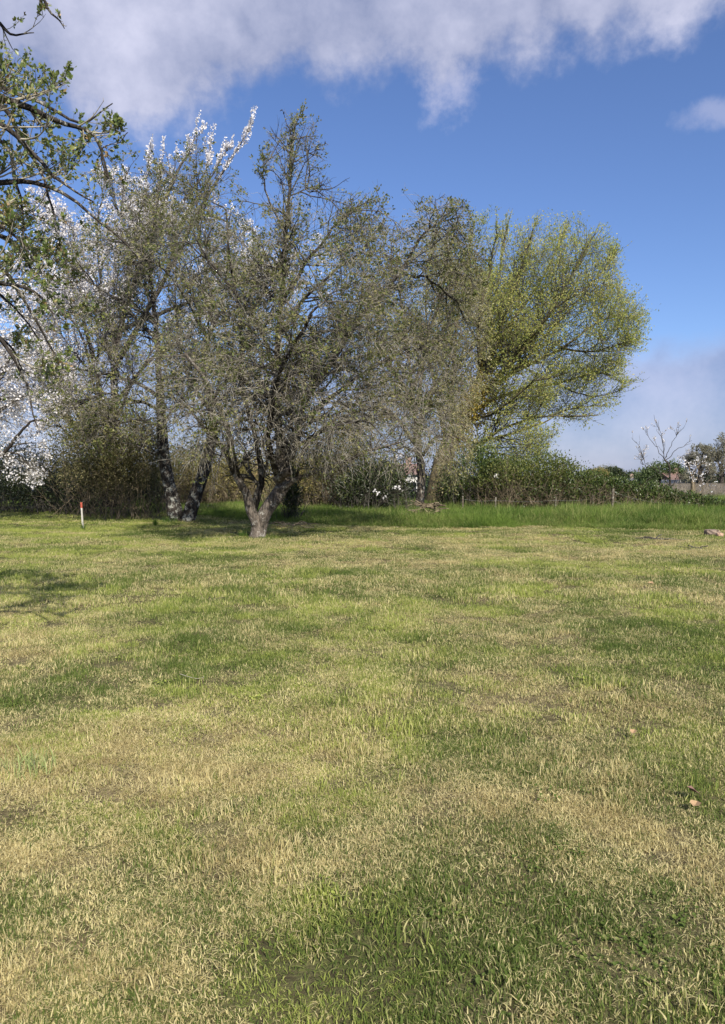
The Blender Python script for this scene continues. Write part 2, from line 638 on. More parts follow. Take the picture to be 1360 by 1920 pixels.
# ------------------------------------------------------------------ grass
def grass_mat(name, green, green2, straw, straw2, tint=1.0):
    m, t = new_mat(name)
    dry = t.n('ShaderNodeAttribute', attribute_name='dry', attribute_type='INSTANCER').outputs['Fac']
    tone = t.n('ShaderNodeAttribute', attribute_name='tone', attribute_type='INSTANCER').outputs['Fac']
    r = t.n('ShaderNodeAttribute', attribute_name='rnd').outputs['Fac']
    dead = t.n('ShaderNodeAttribute', attribute_name='dead').outputs['Fac']
    geo = t.n('ShaderNodeNewGeometry').outputs['Position']
    n = t.noise(geo, 7.5, 5, .65)
    n2 = t.noise(geo, 1.7, 3, .6)
    f = t.math('ADD', dry, t.math('MULTIPLY', t.math('SUBTRACT', r, .5), 1.0))
    f = t.math('ADD', f, t.math('MULTIPLY', t.math('SUBTRACT', n, .5), 1.3))
    f = t.math('ADD', f, t.math('MULTIPLY', dead, .14))
    f = t.ss(f, .3, .85)
    g = t.mix(t.ss(t.math('ADD', tone, t.math('ADD', t.math('MULTIPLY', t.math('SUBTRACT', n2, .5), 1.0), t.math('MULTIPLY', t.math('SUBTRACT', r, .5), .7))), .2, .85), green, green2)
    n3 = t.noise(geo, 2.3, 5, .65)
    s = t.mix(t.ss(t.math('ADD', t.math('MULTIPLY', r, .5), n3), .5, 1.05), straw, straw2)
    c = t.mix(f, g, s)
    finish(t, c, .6, .15, None, .45)
    return m


MG = grass_mat('lawn_blades', C(.115, .165, .038), C(.37, .42, .1), C(.4, .325, .15), C(.76, .67, .35))
MT = grass_mat('tall_blades', C(.085, .155, .028), C(.19, .28, .055), C(.2, .24, .06), C(.34, .35, .13))
MP = grass_mat('pale_blades', C(.34, .4, .15), C(.4, .45, .2), C(.5, .5, .3), C(.6, .6, .4))
MR = grass_mat('reed_blades', C(.2, .17, .12), C(.26, .22, .16), C(.3, .26, .2), C(.42, .37, .3))


def blade_patch(name, mat, n, rad, h0, h1, w0, w1, lean, flatp, seg=2, wmul=1.0, lie=(.04, .1)):
    """a patch of n blades; a share flatp of them are cut straws lying about"""
    a = rng.random(n) * 6.283
    rr = rad * np.sqrt(rng.random(n))
    p = np.stack([np.cos(a) * rr, np.sin(a) * rr, np.zeros(n)], 1)
    h = h0 + (h1 - h0) * rng.random(n) ** 1.5
    w = (w0 + (w1 - w0) * rng.random(n)) * wmul
    az = rng.random(n) * 6.283
    ld = np.stack([np.cos(az), np.sin(az), np.zeros(n)], 1)
    ln = lean * rng.random(n)
    fl = rng.random(n) < flatp
    dead = np.where(fl, 1.0, 0.0)
    saz = rng.random(n) * 6.283
    side = np.stack([np.cos(saz), np.sin(saz), np.zeros(n)], 1)
    side[fl] = np.stack([-np.sin(az), np.cos(az), np.zeros(n)], 1)[fl]
    lg = lie[0] + (lie[1] - lie[0]) * rng.random(n)
    zs = rng.random(n) * h0 * 1.0
    rows = []
    for s in range(seg + 1):
        t = s / seg
        c = p + ld * (h * ln * t ** 1.8)[:, None] + np.stack([np.zeros(n), np.zeros(n), h * (t - .25 * ln * t * t)], 1)
        tilt = rng.random(n) * .25 - .05
        cf = p + ld * (lg * t)[:, None] + np.stack([np.zeros(n), np.zeros(n), zs + np.sin(t * 3.1) * .006 + lg * t * .25 * (saz / 6.283)], 1)
        c = np.where(fl[:, None], cf, c)
        if s == seg:
            rows.append([c])
        else:
            ww = (w * (1 - .35 * t) * .5)[:, None]
            rows.append([c - side * ww, c + side * ww])
    V = np.stack([v for r_ in rows for v in r_], 1)
    k = V.shape[1]
    b = (np.arange(n) * k)[:, None]
    Q = []
    for s in range(seg - 1):
        Q.append(b + [2 * s, 2 * s + 1, 2 * s + 3, 2 * s + 2])
    T = b + [2 * (seg - 1), 2 * (seg - 1) + 1, 2 * seg]
    me = mesh_np(name, V.reshape(-1, 3), np.concatenate(Q) if Q else None, T, mat, False,
                 {'rnd': ('FLOAT', np.repeat(rng.random(n), k)), 'dead': ('FLOAT', np.repeat(dead, k))})
    return bpy.data.objects.new(name, me)


def broadleaf_patch(name, mat, n, rad):
    """low rosettes of rounded weed leaves"""
    V = []
    T = []
    R = []
    for i in range(n):
        a = random.random() * 6.283
        r = rad * math.sqrt(random.random())
        cx, cy = math.cos(a) * r, math.sin(a) * r
        for j in range(random.randint(3, 5)):
            b = random.random() * 6.283
            s = random.uniform(.006, .012)
            L = random.uniform(.01, .03)
            z = random.uniform(.01, .035)
            c = np.array([cx + math.cos(b) * L, cy + math.sin(b) * L, z])
            o = len(V)
            V.append(c)
            tx, ty = random.uniform(-.5, .5), random.uniform(-.5, .5)
            for q in range(7):
                g = q / 7 * 6.283
                V.append(c + np.array([math.cos(g) * s, math.sin(g) * s * .8, s * (tx * math.cos(g) + ty * math.sin(g)) + .004]))
            for q in range(7):
                T.append([o, o + 1 + q, o + 1 + (q + 1) % 7])
            R += [random.random()] * 8
    me = mesh_np(name, np.array(V), None, T, mat, False, {'rnd': ('FLOAT', R), 'dead': ('FLOAT', np.full(len(R), -3.0))})
    return bpy.data.objects.new(name, me)


def library(name, objs):
    c = bpy.data.collections.new(name)
    for o in objs:
        c.objects.link(o)
    return c


def scatter(name, pts, scale, idx, dry, tone, lib, label=None, mat=None, cat=None):
    n = len(pts)
    rot = np.zeros((n, 3))
    rot[:, 2] = rng.random(n) * 6.283
    rot[:, 0] = rng.normal(0, .06, n)
    me = mesh_np(name, pts, None, None, None, True,
                 {'rot': ('FLOAT_VECTOR', rot), 'scl': ('FLOAT_VECTOR', scale), 'idx': ('INT', idx),
                  'dry': ('FLOAT', dry), 'tone': ('FLOAT', tone)})
    o = link(name, me, kind='stuff', label=label, cat=cat)
    g = bpy.data.node_groups.new(name, 'GeometryNodeTree')
    g.interface.new_socket('Geometry', in_out='INPUT', socket_type='NodeSocketGeometry')
    g.interface.new_socket('Geometry', in_out='OUTPUT', socket_type='NodeSocketGeometry')
    N = g.nodes
    gi = N.new('NodeGroupInput')
    go = N.new('NodeGroupOutput')
    ci = N.new('GeometryNodeCollectionInfo')
    ci.inputs['Collection'].default_value = lib
    ci.inputs['Separate Children'].default_value = True
    ci.inputs['Reset Children'].default_value = True
    ip = N.new('GeometryNodeInstanceOnPoints')
    ip.inputs['Pick Instance'].default_value = True

    def na(nm, typ):
        a = N.new('GeometryNodeInputNamedAttribute')
        a.data_type = typ
        a.inputs[0].default_value = nm
        return [s for s in a.outputs if s.enabled][0]
    L = g.links
    L.new(gi.outputs[0], ip.inputs['Points'])
    L.new(ci.outputs[0], ip.inputs['Instance'])
    L.new(na('idx', 'INT'), ip.inputs['Instance Index'])
    e2r = N.new('FunctionNodeEulerToRotation')
    L.new(na('rot', 'FLOAT_VECTOR'), e2r.inputs[0])
    L.new(e2r.outputs[0], ip.inputs['Rotation'])
    L.new(na('scl', 'FLOAT_VECTOR'), ip.inputs['Scale'])
    L.new(ip.outputs[0], go.inputs[0])
    md = o.modifiers.new('scatter', 'NODES')
    md.node_group = g
    return o


lawn_lib = []
for i in range(6):
    lawn_lib.append(blade_patch('grass_a%02d' % i, MG, 260, .17, .01, .036, .0026, .006, .8, .25, lie=(.02, .05)))
for i in range(4):
    lawn_lib.append(blade_patch('grass_b%02d' % i, MG, 170, .15, .016, .055, .003, .0065, .65, .12, 3, lie=(.02, .06)))
for i in range(3):
    lawn_lib.append(blade_patch('grass_c%02d' % i, MG, 60, .10, .03, .085, .0035, .008, .6, .05, 3))
lawn_lib.append(broadleaf_patch('grass_d00', MG, 9, .12))
lawn_lib.append(broadleaf_patch('grass_d01', MG, 14, .16))
for i in range(2):
    lawn_lib.append(blade_patch('grass_e%02d' % i, MG, 120, .2, .015, .035, .0025, .005, 1.0, .75, 2, lie=(.025, .07)))
# alphabetical: a 0-5, b 6-9, c 10-12, d 13-14, e 15-16
LL = library('grass_kinds', lawn_lib)


def lawn_points(d0, d1, dens, smin, smax):
    hw = lambda d: .5 * d + 1.6
    area = (hw(d0) + hw(d1)) * (d1 - d0)
    n = int(area * dens)
    y = d0 + (d1 - d0) * rng.random(n * 2)
    x = (rng.random(n * 2) * 2 - 1) * hw(d1)
    k = np.abs(x) < hw(y)
    x, y = x[k][:n], y[k][:n]
    return x, y, smin + (smax - smin) * rng.random(len(x))


xs, ys, ss = [], [], []
for args in [(1.2, 4.5, 190, .6, .9), (4.5, 9, 85, .75, 1.1), (9, 16, 40, 1.1, 1.6), (16, 27, 26, 1.4, 2.0), (27, 42, 12, 1.8, 2.4)]:
    a, b, c = lawn_points(*args)
    xs.append(a)
    ys.append(b)
    ss.append(c)
x = np.concatenate(xs)
y = np.concatenate(ys)
s = np.concatenate(ss)
k = y < mow_edge(x, y) + .25
x, y, s = x[k], y[k], s[k]
dry = dryness(x, y)
tone = np.clip(fbm(x * .8 + 50, y * .8, 4) * 1.6 - .3 + (fbm(x * 4, y * 4 + 9, 2) - .5) * .5, 0, 1)
# brighter yellowish green in the strip up the middle, darker at lower right
gxc, gyc = G(610, 1420)
tone = np.clip(tone + .45 * np.exp(-((x - gxc) / .5) ** 2 - ((y - gyc) / 1.6) ** 2), 0, 1)
gxc, gyc = G(1000, 1700)
tone = np.clip(tone - .15 * np.exp(-((x - gxc) / .6) ** 2 - ((y - gyc) / .7) ** 2), 0, 1)
r = rng.random(len(x))
green = 1 - dry
idx = rng.integers(0, 6, len(x))
mB = r < .12 + .45 * sstep(green, .4, .85)
idx[mB] = rng.integers(6, 10, mB.sum())
clump = fbm(x * 1.6 + 70, y * 1.6 + 7, 3)
mC = (rng.random(len(x)) < .5 * sstep(clump, .55, .72) + .02)
idx[mC] = rng.integers(10, 13, mC.sum())
mE = rng.random(len(x)) < .16 + .2 * sstep(dry, .5, .9)
idx[mE] = rng.integers(15, 17, mE.sum())
wx, wy = G(1250, 1760)
wd = np.exp(-((x - wx) / .6) ** 2 - ((y - wy) / .5) ** 2)
wx, wy = G(1180, 1200)
wd = wd + .6 * np.exp(-((x - wx) / 1.2) ** 2 - ((y - wy) / 1.2) ** 2)
wx, wy = G(200, 1260)
wd = wd + .6 * np.exp(-((x - wx) / .5) ** 2 - ((y - wy) / .6) ** 2)
mD = rng.random(len(x)) < wd * .1 + .003
idx[mD] = rng.integers(13, 15, mD.sum())
s = np.where(mC, np.minimum(s, 1.3), s)
zs = s * (0.75 + .7 * fbm(x * 2.1 + 3, y * 2.1, 3))
scl = np.stack([s, s, np.where(y > 12, zs * .75, zs)], 1)
# bare and thin spots
bare = fbm(x * 2.6 + 30, y * 2.6 + 60, 3)
bare = np.maximum(bare, fbm(x * 7 + 11, y * 6 + 60, 2) * .98)
keep = rng.random(len(x)) > .7 * sstep(bare, .6, .76) * sstep(y, 3.6, 6)
# thin spots hold matted dead straw instead of standing blades, a few of them nothing
nb = int((~keep).sum())
idx[~keep] = rng.integers(15, 17, nb)
dry[~keep] = np.clip(dry[~keep] + .25, 0, 1)
scl[~keep, 2] *= .6
keep = keep | (rng.random(len(x)) > .12)
P3 = np.stack([x, y, gh(x, y) - .003], 1)
scatter('lawn_grass', P3[keep], scl[keep], idx[keep], dry[keep], tone[keep], LL,
        'short mown lawn grass, green and straw coloured in patches', cat='grass')

# tall unmown grass
tall_lib = [blade_patch('tall_a%02d' % i, MT, 120, .3, .22, .5, .006, .012, .75, .0, 3) for i in range(5)]
tall_lib += [blade_patch('tall_b%02d' % i, MT, 60, .2, .35, .72, .007, .014, .9, .0, 4) for i in range(2)]
TL = library('tall_grass_kinds', tall_lib)
n = 26000
y = 19.5 + 34 * rng.random(n) ** 1.1
x = (rng.random(n) * 2 - 1) * (.5 * y + 3)
me_ = mow_edge(x, y)
k = (y > me_) & ((y < 42) | (rng.random(n) < .5))
x, y = x[k], y[k]
edge = sstep(y - mow_edge(x, y), -.1, 1.2)
s = .8 + .5 * rng.random(len(x))
hh = (.4 + .6 * edge) * (.45 + 1.0 * fbm(x * .7, y * .7 + 4, 3))
px = 680 + F * x / y
hh = hh * np.interp(px, [0, 350, 600, 900, 1360], [.62, .75, .85, .95, 1.15])
scl = np.stack([s, s, hh], 1)
idx = np.where(rng.random(len(x)) < .14, rng.integers(5, 7, len(x)), rng.integers(0, 5, len(x)))
scatter('tall_grass', np.stack([x, y, gh(x, y) - .01], 1), scl, idx,
        np.clip(fbm(x * .5 + 4, y * .5, 3) * 1.1 - .25, 0, 1), np.clip(fbm(x * .9, y * .9 + 20, 3) * 1.8 - .4, 0, 1), TL,
        'band of tall unmown green grass before the hedge', cat='grass')

# dry reedy field at far right
reed_lib = [blade_patch('reed_a%02d' % i, MR, 110, .55, .7, 1.15, .016, .03, .35, .0, 3) for i in range(3)]
RL = library('reed_kinds', reed_lib)
n = 5200
y = 44 + 50 * rng.random(n)
x = (.36 + .26 * rng.random(n)) * y
s = 1 + .8 * rng.random(n)
scatter('dry_field_grass', np.stack([x, y, gh(x, y)], 1), np.stack([s, s, s * .4], 1), rng.integers(0, 3, n),
        rng.random(n) * .6 + .2, rng.random(n), RL, 'dry grey brown field grass beyond the hedge end', cat='grass')


# ------------------------------------------------------------------ trees
def ext(A):
    P = np.stack([a[0] for a in A])
    R = np.stack([a[1] for a in A])
    return P, R


# --- the old fruit tree in the middle
def fruit_tree():
    base = W(485, 1006, 19.6)
    base[2] = float(gh(base[0], base[1]))
    t = thing('old_fruit_tree', base, 'big gnarled grey fruit tree with forked trunk and drooping tangled twigs at the lawn edge', 'tree')
    Y = 19.6
    b0 = (484, 1012, Y)
    trunk, tr = spline([[*W(482, 1016, Y), .31], [*W(483, 1004, Y), .225], [*W(486, 988, Y), .185], [*W(492, 970, Y), .19], [*W(503, 951, Y), .185],
                        [*W(517, 933, Y), .175], [*W(530, 913, Y + .1), .18], [*W(535, 892, Y + .15), .2], [*W(531, 868, Y + .2), .18], [*W(527, 840, Y + .2), .15]], 44)
    tube_part(t, base, 'trunk', [(trunk[None], tr[None], 22)], M['bark_grey'], flute=.13)
    hand = [
        limb([(487, 992, Y), (476, 965, Y - .08), (466, 930, Y - .2), (445, 893, Y - .4), (437, 860, Y - .6), (425, 800, Y - 1), (398, 730, Y - 1.5), (345, 660, Y - 2)], .165, .03, jit=.03),
        limb([(474, 960, Y + .1), (484, 925, Y + .1), (490, 900, Y + .1), (478, 820, Y + .2), (455, 730, Y + .1), (450, 610, Y), (432, 490, Y - .2), (420, 390, Y - .3)], .12, .02, jit=.03),
        limb([(528, 850, Y + .2), (522, 790, Y + .2), (516, 700, Y + .1), (528, 570, Y), (536, 440, Y), (545, 310, Y), (556, 210, Y)], .14, .012, jit=.04),
        limb([(530, 880, Y + .1), (552, 835, Y), (566, 770, Y - .1), (612, 690, Y - .3), (676, 600, Y - .5), (742, 520, Y - .6), (800, 430, Y - .6), (866, 402, Y - .6)], .13, .015, jit=.04),
        limb([(524, 920, Y - .05), (552, 900, Y - .2), (600, 880, Y - .6), (650, 862, Y - 1), (700, 842, Y - 1.4), (752, 830, Y - 1.8)], .09, .018, jit=.04),
        limb([(566, 790, Y), (640, 730, Y + .3), (735, 670, Y + .6), (830, 640, Y + .8)], .08, .015, jit=.05),
        limb([(522, 900, Y), (505, 820, Y - 1.1), (520, 710, Y - 2.2), (565, 620, Y - 3.0), (610, 560, Y - 3.4)], .1, .02, jit=.05),
        limb([(532, 870, Y + .2), (560, 785, Y + 1.4), (600, 690, Y + 2.6), (650, 600, Y + 3.6)], .11, .02, jit=.05),
        limb([(445, 893, Y - .4), (405, 830, Y - 1), (360, 775, Y - 1.6), (320, 740, Y - 2.2)], .07, .015, jit=.04),
        limb([(516, 700, Y + .1), (480, 600, Y - .6), (410, 510, Y - 1), (350, 450, Y - 1.2)], .07, .012, jit=.04),
        limb([(528, 570, Y), (585, 480, Y + .4), (640, 410, Y + .6), (700, 375, Y + .6)], .06, .01, jit=.04),
        limb([(536, 440, Y), (500, 360, Y + .3), (497, 290, Y + .4)], .04, .008, jit=.03),
        limb([(520, 630, Y), (570, 560, Y - 1), (640, 500, Y - 1.6), (690, 470, Y - 2)], .06, .012, jit=.04),
        limb([(742, 520, Y - .6), (790, 520, Y - .2), (850, 560, Y), (880, 620, Y + .2)], .04, .01, jit=.04),
        limb([(545, 310, Y), (575, 290, Y), (612, 268, Y)], .018, .006, jit=.02),
        limb([(540, 370, Y), (585, 350, Y), (622, 350, Y)], .02, .006, jit=.02),
        limb([(550, 260, Y), (536, 225, Y), (530, 205, Y)], .014, .005, jit=.01),
        limb([(455, 900, Y - .3), (425, 850, Y - 1.2), (400, 810, Y - 2), (385, 800, Y - 2.6)], .05, .012, jit=.04),
        limb([(530, 840, Y), (500, 770, Y + 1), (440, 720, Y + 1.6), (400, 690, Y + 2)], .06, .012, jit=.04),
        limb([(600, 810, Y - 1.6), (660, 760, Y + .4), (750, 740, Y + .6), (810, 760, Y + .8)], .05, .012, jit=.04),
        limb([(545, 845, Y), (600, 810, Y - 1.6), (660, 790, Y - 2.6), (700, 790, Y - 3.4)], .06, .014, jit=.05),
    ]
    for k_, (P, R) in enumerate(hand):
        tube_part(t, base, 'limb', [(P[None], R[None], 9)], M['bark_grey'] if k_ in (0, 4) else M['bark_limb'], flute=.08)
    # cut and lichened stub beside the fork
    P, R = limb([(518, 900, Y - .1), (535, 888, Y - .35), (546, 884, Y - .5)], .11, .085, 6)
    tube_part(t, base, 'cut_stub', [(P[None], R[None], 10)], M['bark_grey'], flute=.1)
    env = ellipsoids([(560, 620, 290, 260, Y, 4.6), (553, 350, 62, 125, Y, 1.4), (790, 500, 115, 125, Y, 2.8), (480, 720, 210, 210, Y, 4.2),
                      (430, 480, 120, 130, Y, 3.2), (670, 780, 160, 125, Y, 4.0), (420, 790, 110, 90, Y, 3.0), (770, 690, 115, 200, Y, 3.4), (620, 430, 95, 80, Y, 2.5), (720, 430, 110, 70, Y, 2.2), (830, 440, 70, 60, Y, 2)])
    P1, R1 = ext([(h[0], h[1]) for h in hand])
    P2, R2 = grow(*spawn(P1, R1, 280, .2, 1, .5, 1.3, 1.0, 3.0, .55, .019), 12, .13, (0, 0, -.03), env=env)
    P3, R3 = grow(*spawn(P2, R2, 2800, .1, 1, .4, 1.2, .5, 1.6, .6, .0085), 8, .17, (0, 0, -.07), env=env)
    # twigs: drooping and pale low down, upright and leafy high up
    st, d, L, r = spawn(P3, R3, 19000, .1, 1, .4, 1.3, .22, .85, .6, .0042)
    sp = (st[:, 2] > W(550, 400, Y)[2]) & (rng.random(len(st)) < .72)
    st, d, L, r = st[~sp], d[~sp], L[~sp], r[~sp]
    lowm = .85 * sstep(-st[:, 2], -5.4, -2.6)
    low = rng.random(len(st)) < lowm
    tx = W(500, 900, Y)[0]
    ok = ~((st[:, 2] < 2.3) & (np.abs(st[:, 0] - tx) < 1.0))
    st, d, L, r, low = st[ok], d[ok], L[ok], r[ok], low[ok]
    PL, RL_ = grow(st[low], d[low], L[low] * 1.35, r[low], 5, .18, (0, 0, -.22), .4)
    PH, RH = grow(st[~low], d[~low], L[~low], r[~low], 4, .18, (0, 0, .05), .4, env=env)
    sp_i = [2, len(hand) - 4, len(hand) - 3, len(hand) - 2, 10, 11]
    s2, d2, L2, r2 = spawn(P1[sp_i], R1[sp_i], 260, .55, 1, .35, .9, .3, .8, .5, .005)
    PT, RT = grow(s2, d2, L2, r2, 7, .1, (0, 0, .12))
    tube_part(t, base, 'branches', [(P2, R2, 4), (P3, R3, 3)], M['twig_dark'], kind='stuff')
    tube_part(t, base, 'twigs', [(PH, RH, 3), (PT, RT, 3)], M['twig_grey'], kind='stuff')
    tube_part(t, base, 'drooping_twigs', [(PL, RL_, 3)], M['twig_pale'], kind='stuff')
    a, da = rosettes(PH, 10500, 4, .03)
    b, db = rosettes(PT, 1100, 3, .025)
    c_, dc = rosettes(PL, 2200, 3, .025)
    pos = np.concatenate([a, b, c_])
    d = np.concatenate([da, db, dc])
    leaf_part(t, base, 'foliage', pos, d, .045 + .045 * rng.random(len(pos)), M['leaf_olive'], .55)


fruit_tree()


# --- the twin stemmed tree on its left
def twin_tree():
    Y = 25.6
    base = W(343, 979, Y)
    base[2] = float(gh(base[0], base[1]))
    t = thing('twin_stemmed_tree', base, 'dark lichen spotted tree with two trunks spreading in a V, left of the gnarled tree', 'tree')
    tA, rA = spline([[*W(334, 992, Y), .33], [*W(331, 975, Y), .26], [*W(326, 950, Y), .235], [*W(316, 905, Y), .22], [*W(308, 860, Y), .2], [*W(304, 800, Y), .17], [*W(300, 720, Y), .14]], 34)
    tube_part(t, base, 'trunk', [(tA[None], rA[None], 18)], M['bark_dark'], flute=.11, label='left trunk, flaking and speckled with pale lichen')
    tB, rB = spline([[*W(347, 992, Y), .3], [*W(353, 972, Y), .24], [*W(364, 935, Y), .22], [*W(380, 890, Y), .21], [*W(392, 850, Y), .2], [*W(400, 800, Y), .16], [*W(394, 740, Y), .13]], 34)
    tube_part(t, base, 'trunk', [(tB[None], rB[None], 18)], M['bark_dark'], flute=.11, label='right trunk leaning outwards, nearly black')
    P, R = limb([(357, 955, Y - .1), (356, 955, Y - .24)], .1, .085, 5)
    tube_part(t, base, 'knot_ring', [(P[None], R[None], 12)], M['twig_brown'])
    hand = [
        limb([(301, 730, Y), (292, 620, Y), (280, 490, Y), (302, 350, Y)], .13, .015, jit=.05),
        limb([(394, 760, Y), (380, 680, Y), (402, 580, Y), (372, 450, Y), (360, 330, Y)], .12, .012, jit=.05),
        limb([(301, 745, Y), (250, 715, Y - .6), (190, 700, Y - 1), (120, 690, Y - 1.3)], .08, .015, jit=.05),
        limb([(296, 640, Y), (230, 570, Y + .5), (160, 520, Y + .8), (100, 470, Y + 1)], .08, .012, jit=.05),
        limb([(305, 800, Y), (270, 790, Y - 1), (220, 790, Y - 2), (165, 800, Y - 3)], .06, .012, jit=.05),
        limb([(394, 760, Y), (440, 690, Y + .4), (470, 600, Y + .8), (480, 480, Y + 1)], .08, .012, jit=.05),
        limb([(395, 770, Y), (350, 700, Y + 1.5), (330, 580, Y + 2.4), (330, 430, Y + 2.8)], .08, .012, jit=.05),
        limb([(285, 540, Y), (240, 440, Y - .6), (210, 370, Y - .9)], .06, .01, jit=.05),
        limb([(306, 830, Y), (290, 850, Y - .8), (275, 845, Y - 1.2), (262, 838, Y - 1.6)], .045, .012, jit=.03),
        limb([(390, 640, Y), (350, 560, Y - 1.4), (300, 500, Y - 2.2), (250, 470, Y - 2.8)], .06, .01, jit=.05),
        limb([(302, 770, Y), (250, 750, Y - 1.6), (190, 740, Y - 3), (150, 760, Y - 4)], .06, .012, jit=.05),
        limb([(300, 720, Y), (340, 690, Y - 1.5), (370, 700, Y - 2.6)], .06, .012, jit=.05),
        limb([(402, 800, Y), (430, 770, Y - 1.2), (440, 740, Y - 2.4)], .06, .012, jit=.05),
    ]
    for (P, R) in hand:
        tube_part(t, base, 'limb', [(P[None], R[None], 8)], M['bark_dark'], flute=.08)
    env = ellipsoids([(300, 560, 200, 250, Y, 5), (340, 430, 140, 140, Y, 3.5), (200, 720, 150, 150, Y - 1, 4), (400, 640, 110, 200, Y, 4), (420, 420, 80, 110, Y, 3)])
    P1, R1 = ext(hand)
    P2, R2 = grow(*spawn(P1, R1, 200, .2, 1, .5, 1.3, 1.4, 3.4, .55, .022), 11, .13, (0, 0, -.02), env=env)
    P3, R3 = grow(*spawn(P2, R2, 1500, .1, 1, .4, 1.2, .6, 1.7, .6, .01), 7, .17, (0, 0, -.05), env=env)
    P4, R4 = grow(*spawn(P3, R3, 9000, .1, 1, .4, 1.3, .3, .95, .6, .005), 4, .18, (0, 0, -.06), .4, env=env)
    tube_part(t, base, 'branches', [(P2, R2, 4), (P3, R3, 3)], M['twig_dark'], kind='stuff')
    tube_part(t, base, 'twigs', [(P4, R4, 3)], M['twig_grey'], kind='stuff')
    a, da = rosettes(P4, 6200, 4, .035)
    leaf_part(t, base, 'foliage', a, da, .06 + .05 * rng.random(len(a)), M['leaf_olive'], .6)


twin_tree()


def simple_tree(name, label, base_px, Y, trunks, limbs, env, n2, n3, n4, L2, L3, L4, trop, mats, nleaf, lsize, lmat, wr=.6, up=None,
                leaf_name='foliage', cluster=0.0, cat='tree', group=None, rmin4=.005, wander=.15, leafout=.8, t4=.1, k1=9, tips=None, jit=.05, rm2=.012, rm3=.007):
    base = W(base_px[0], base_px[1], Y)
    base[2] = float(gh(base[0], base[1]))
    t = thing(name, base, label, cat, group)
    for (pts, r0, r1) in trunks:
        P, R = limb(pts, r0, r1, 28, .02)
        tube_part(t, base, 'trunk', [(P[None], R[None], 14)], M[mats[0]], flute=.1)
    hand = [limb(pts, r0, r1, 20, jit) for (pts, r0, r1) in limbs]
    for (P, R) in hand:
        tube_part(t, base, 'limb', [(P[None], R[None], k1)], M[mats[0]], flute=.07)
    P1, R1 = ext(hand)
    P2, R2 = grow(*spawn(P1, R1, n2, .15, 1, .35, 1.1, L2[0], L2[1], .5, rm2, up), 10, wander * .8, trop, env=env)
    P3, R3 = grow(*spawn(P2, R2, n3, .1, 1, .35, 1.1, L3[0], L3[1], .55, rm3, up), 7, wander, trop, env=env)
    P4, R4 = grow(*spawn(P3, R3, n4, t4, 1, .3, 1.1, L4[0], L4[1], .6, rmin4, up), 4, wander * 1.1, trop, .4, env=env)
    tube_part(t, base, 'branches', [(P2, R2, 4), (P3, R3, 3)], M[mats[1]], kind='stuff')
    tube_part(t, base, 'twigs', [(P4, R4, 3)], M[mats[2]], kind='stuff')
    a, da = along(P4, nleaf, 0.0)
    if cluster:
        a = a + rng.normal(0, cluster, a.shape)
    if tips:
        P5, R5 = grow(*spawn(P1, R1, tips[0], tips[4] if len(tips) > 4 else .62, 1, .15, .6, tips[1], tips[2], .6, .008, (0, 0, .8)), 9, .07, (0, 0, .08))
        tube_part(t, base, 'shoots', [(P5, R5, 4)], M[mats[1]], kind='stuff')
        b, db = along(P5, tips[3], .15, .93)
        b = b + rng.normal(0, .035, b.shape)
        a = np.concatenate([a, b])
        da = np.concatenate([da, db])
    leaf_part(t, base, leaf_name, a, da, lsize[0] + (lsize[1] - lsize[0]) * rng.random(len(a)), M[lmat], wr, leafout)
    return t, base, P3, P4


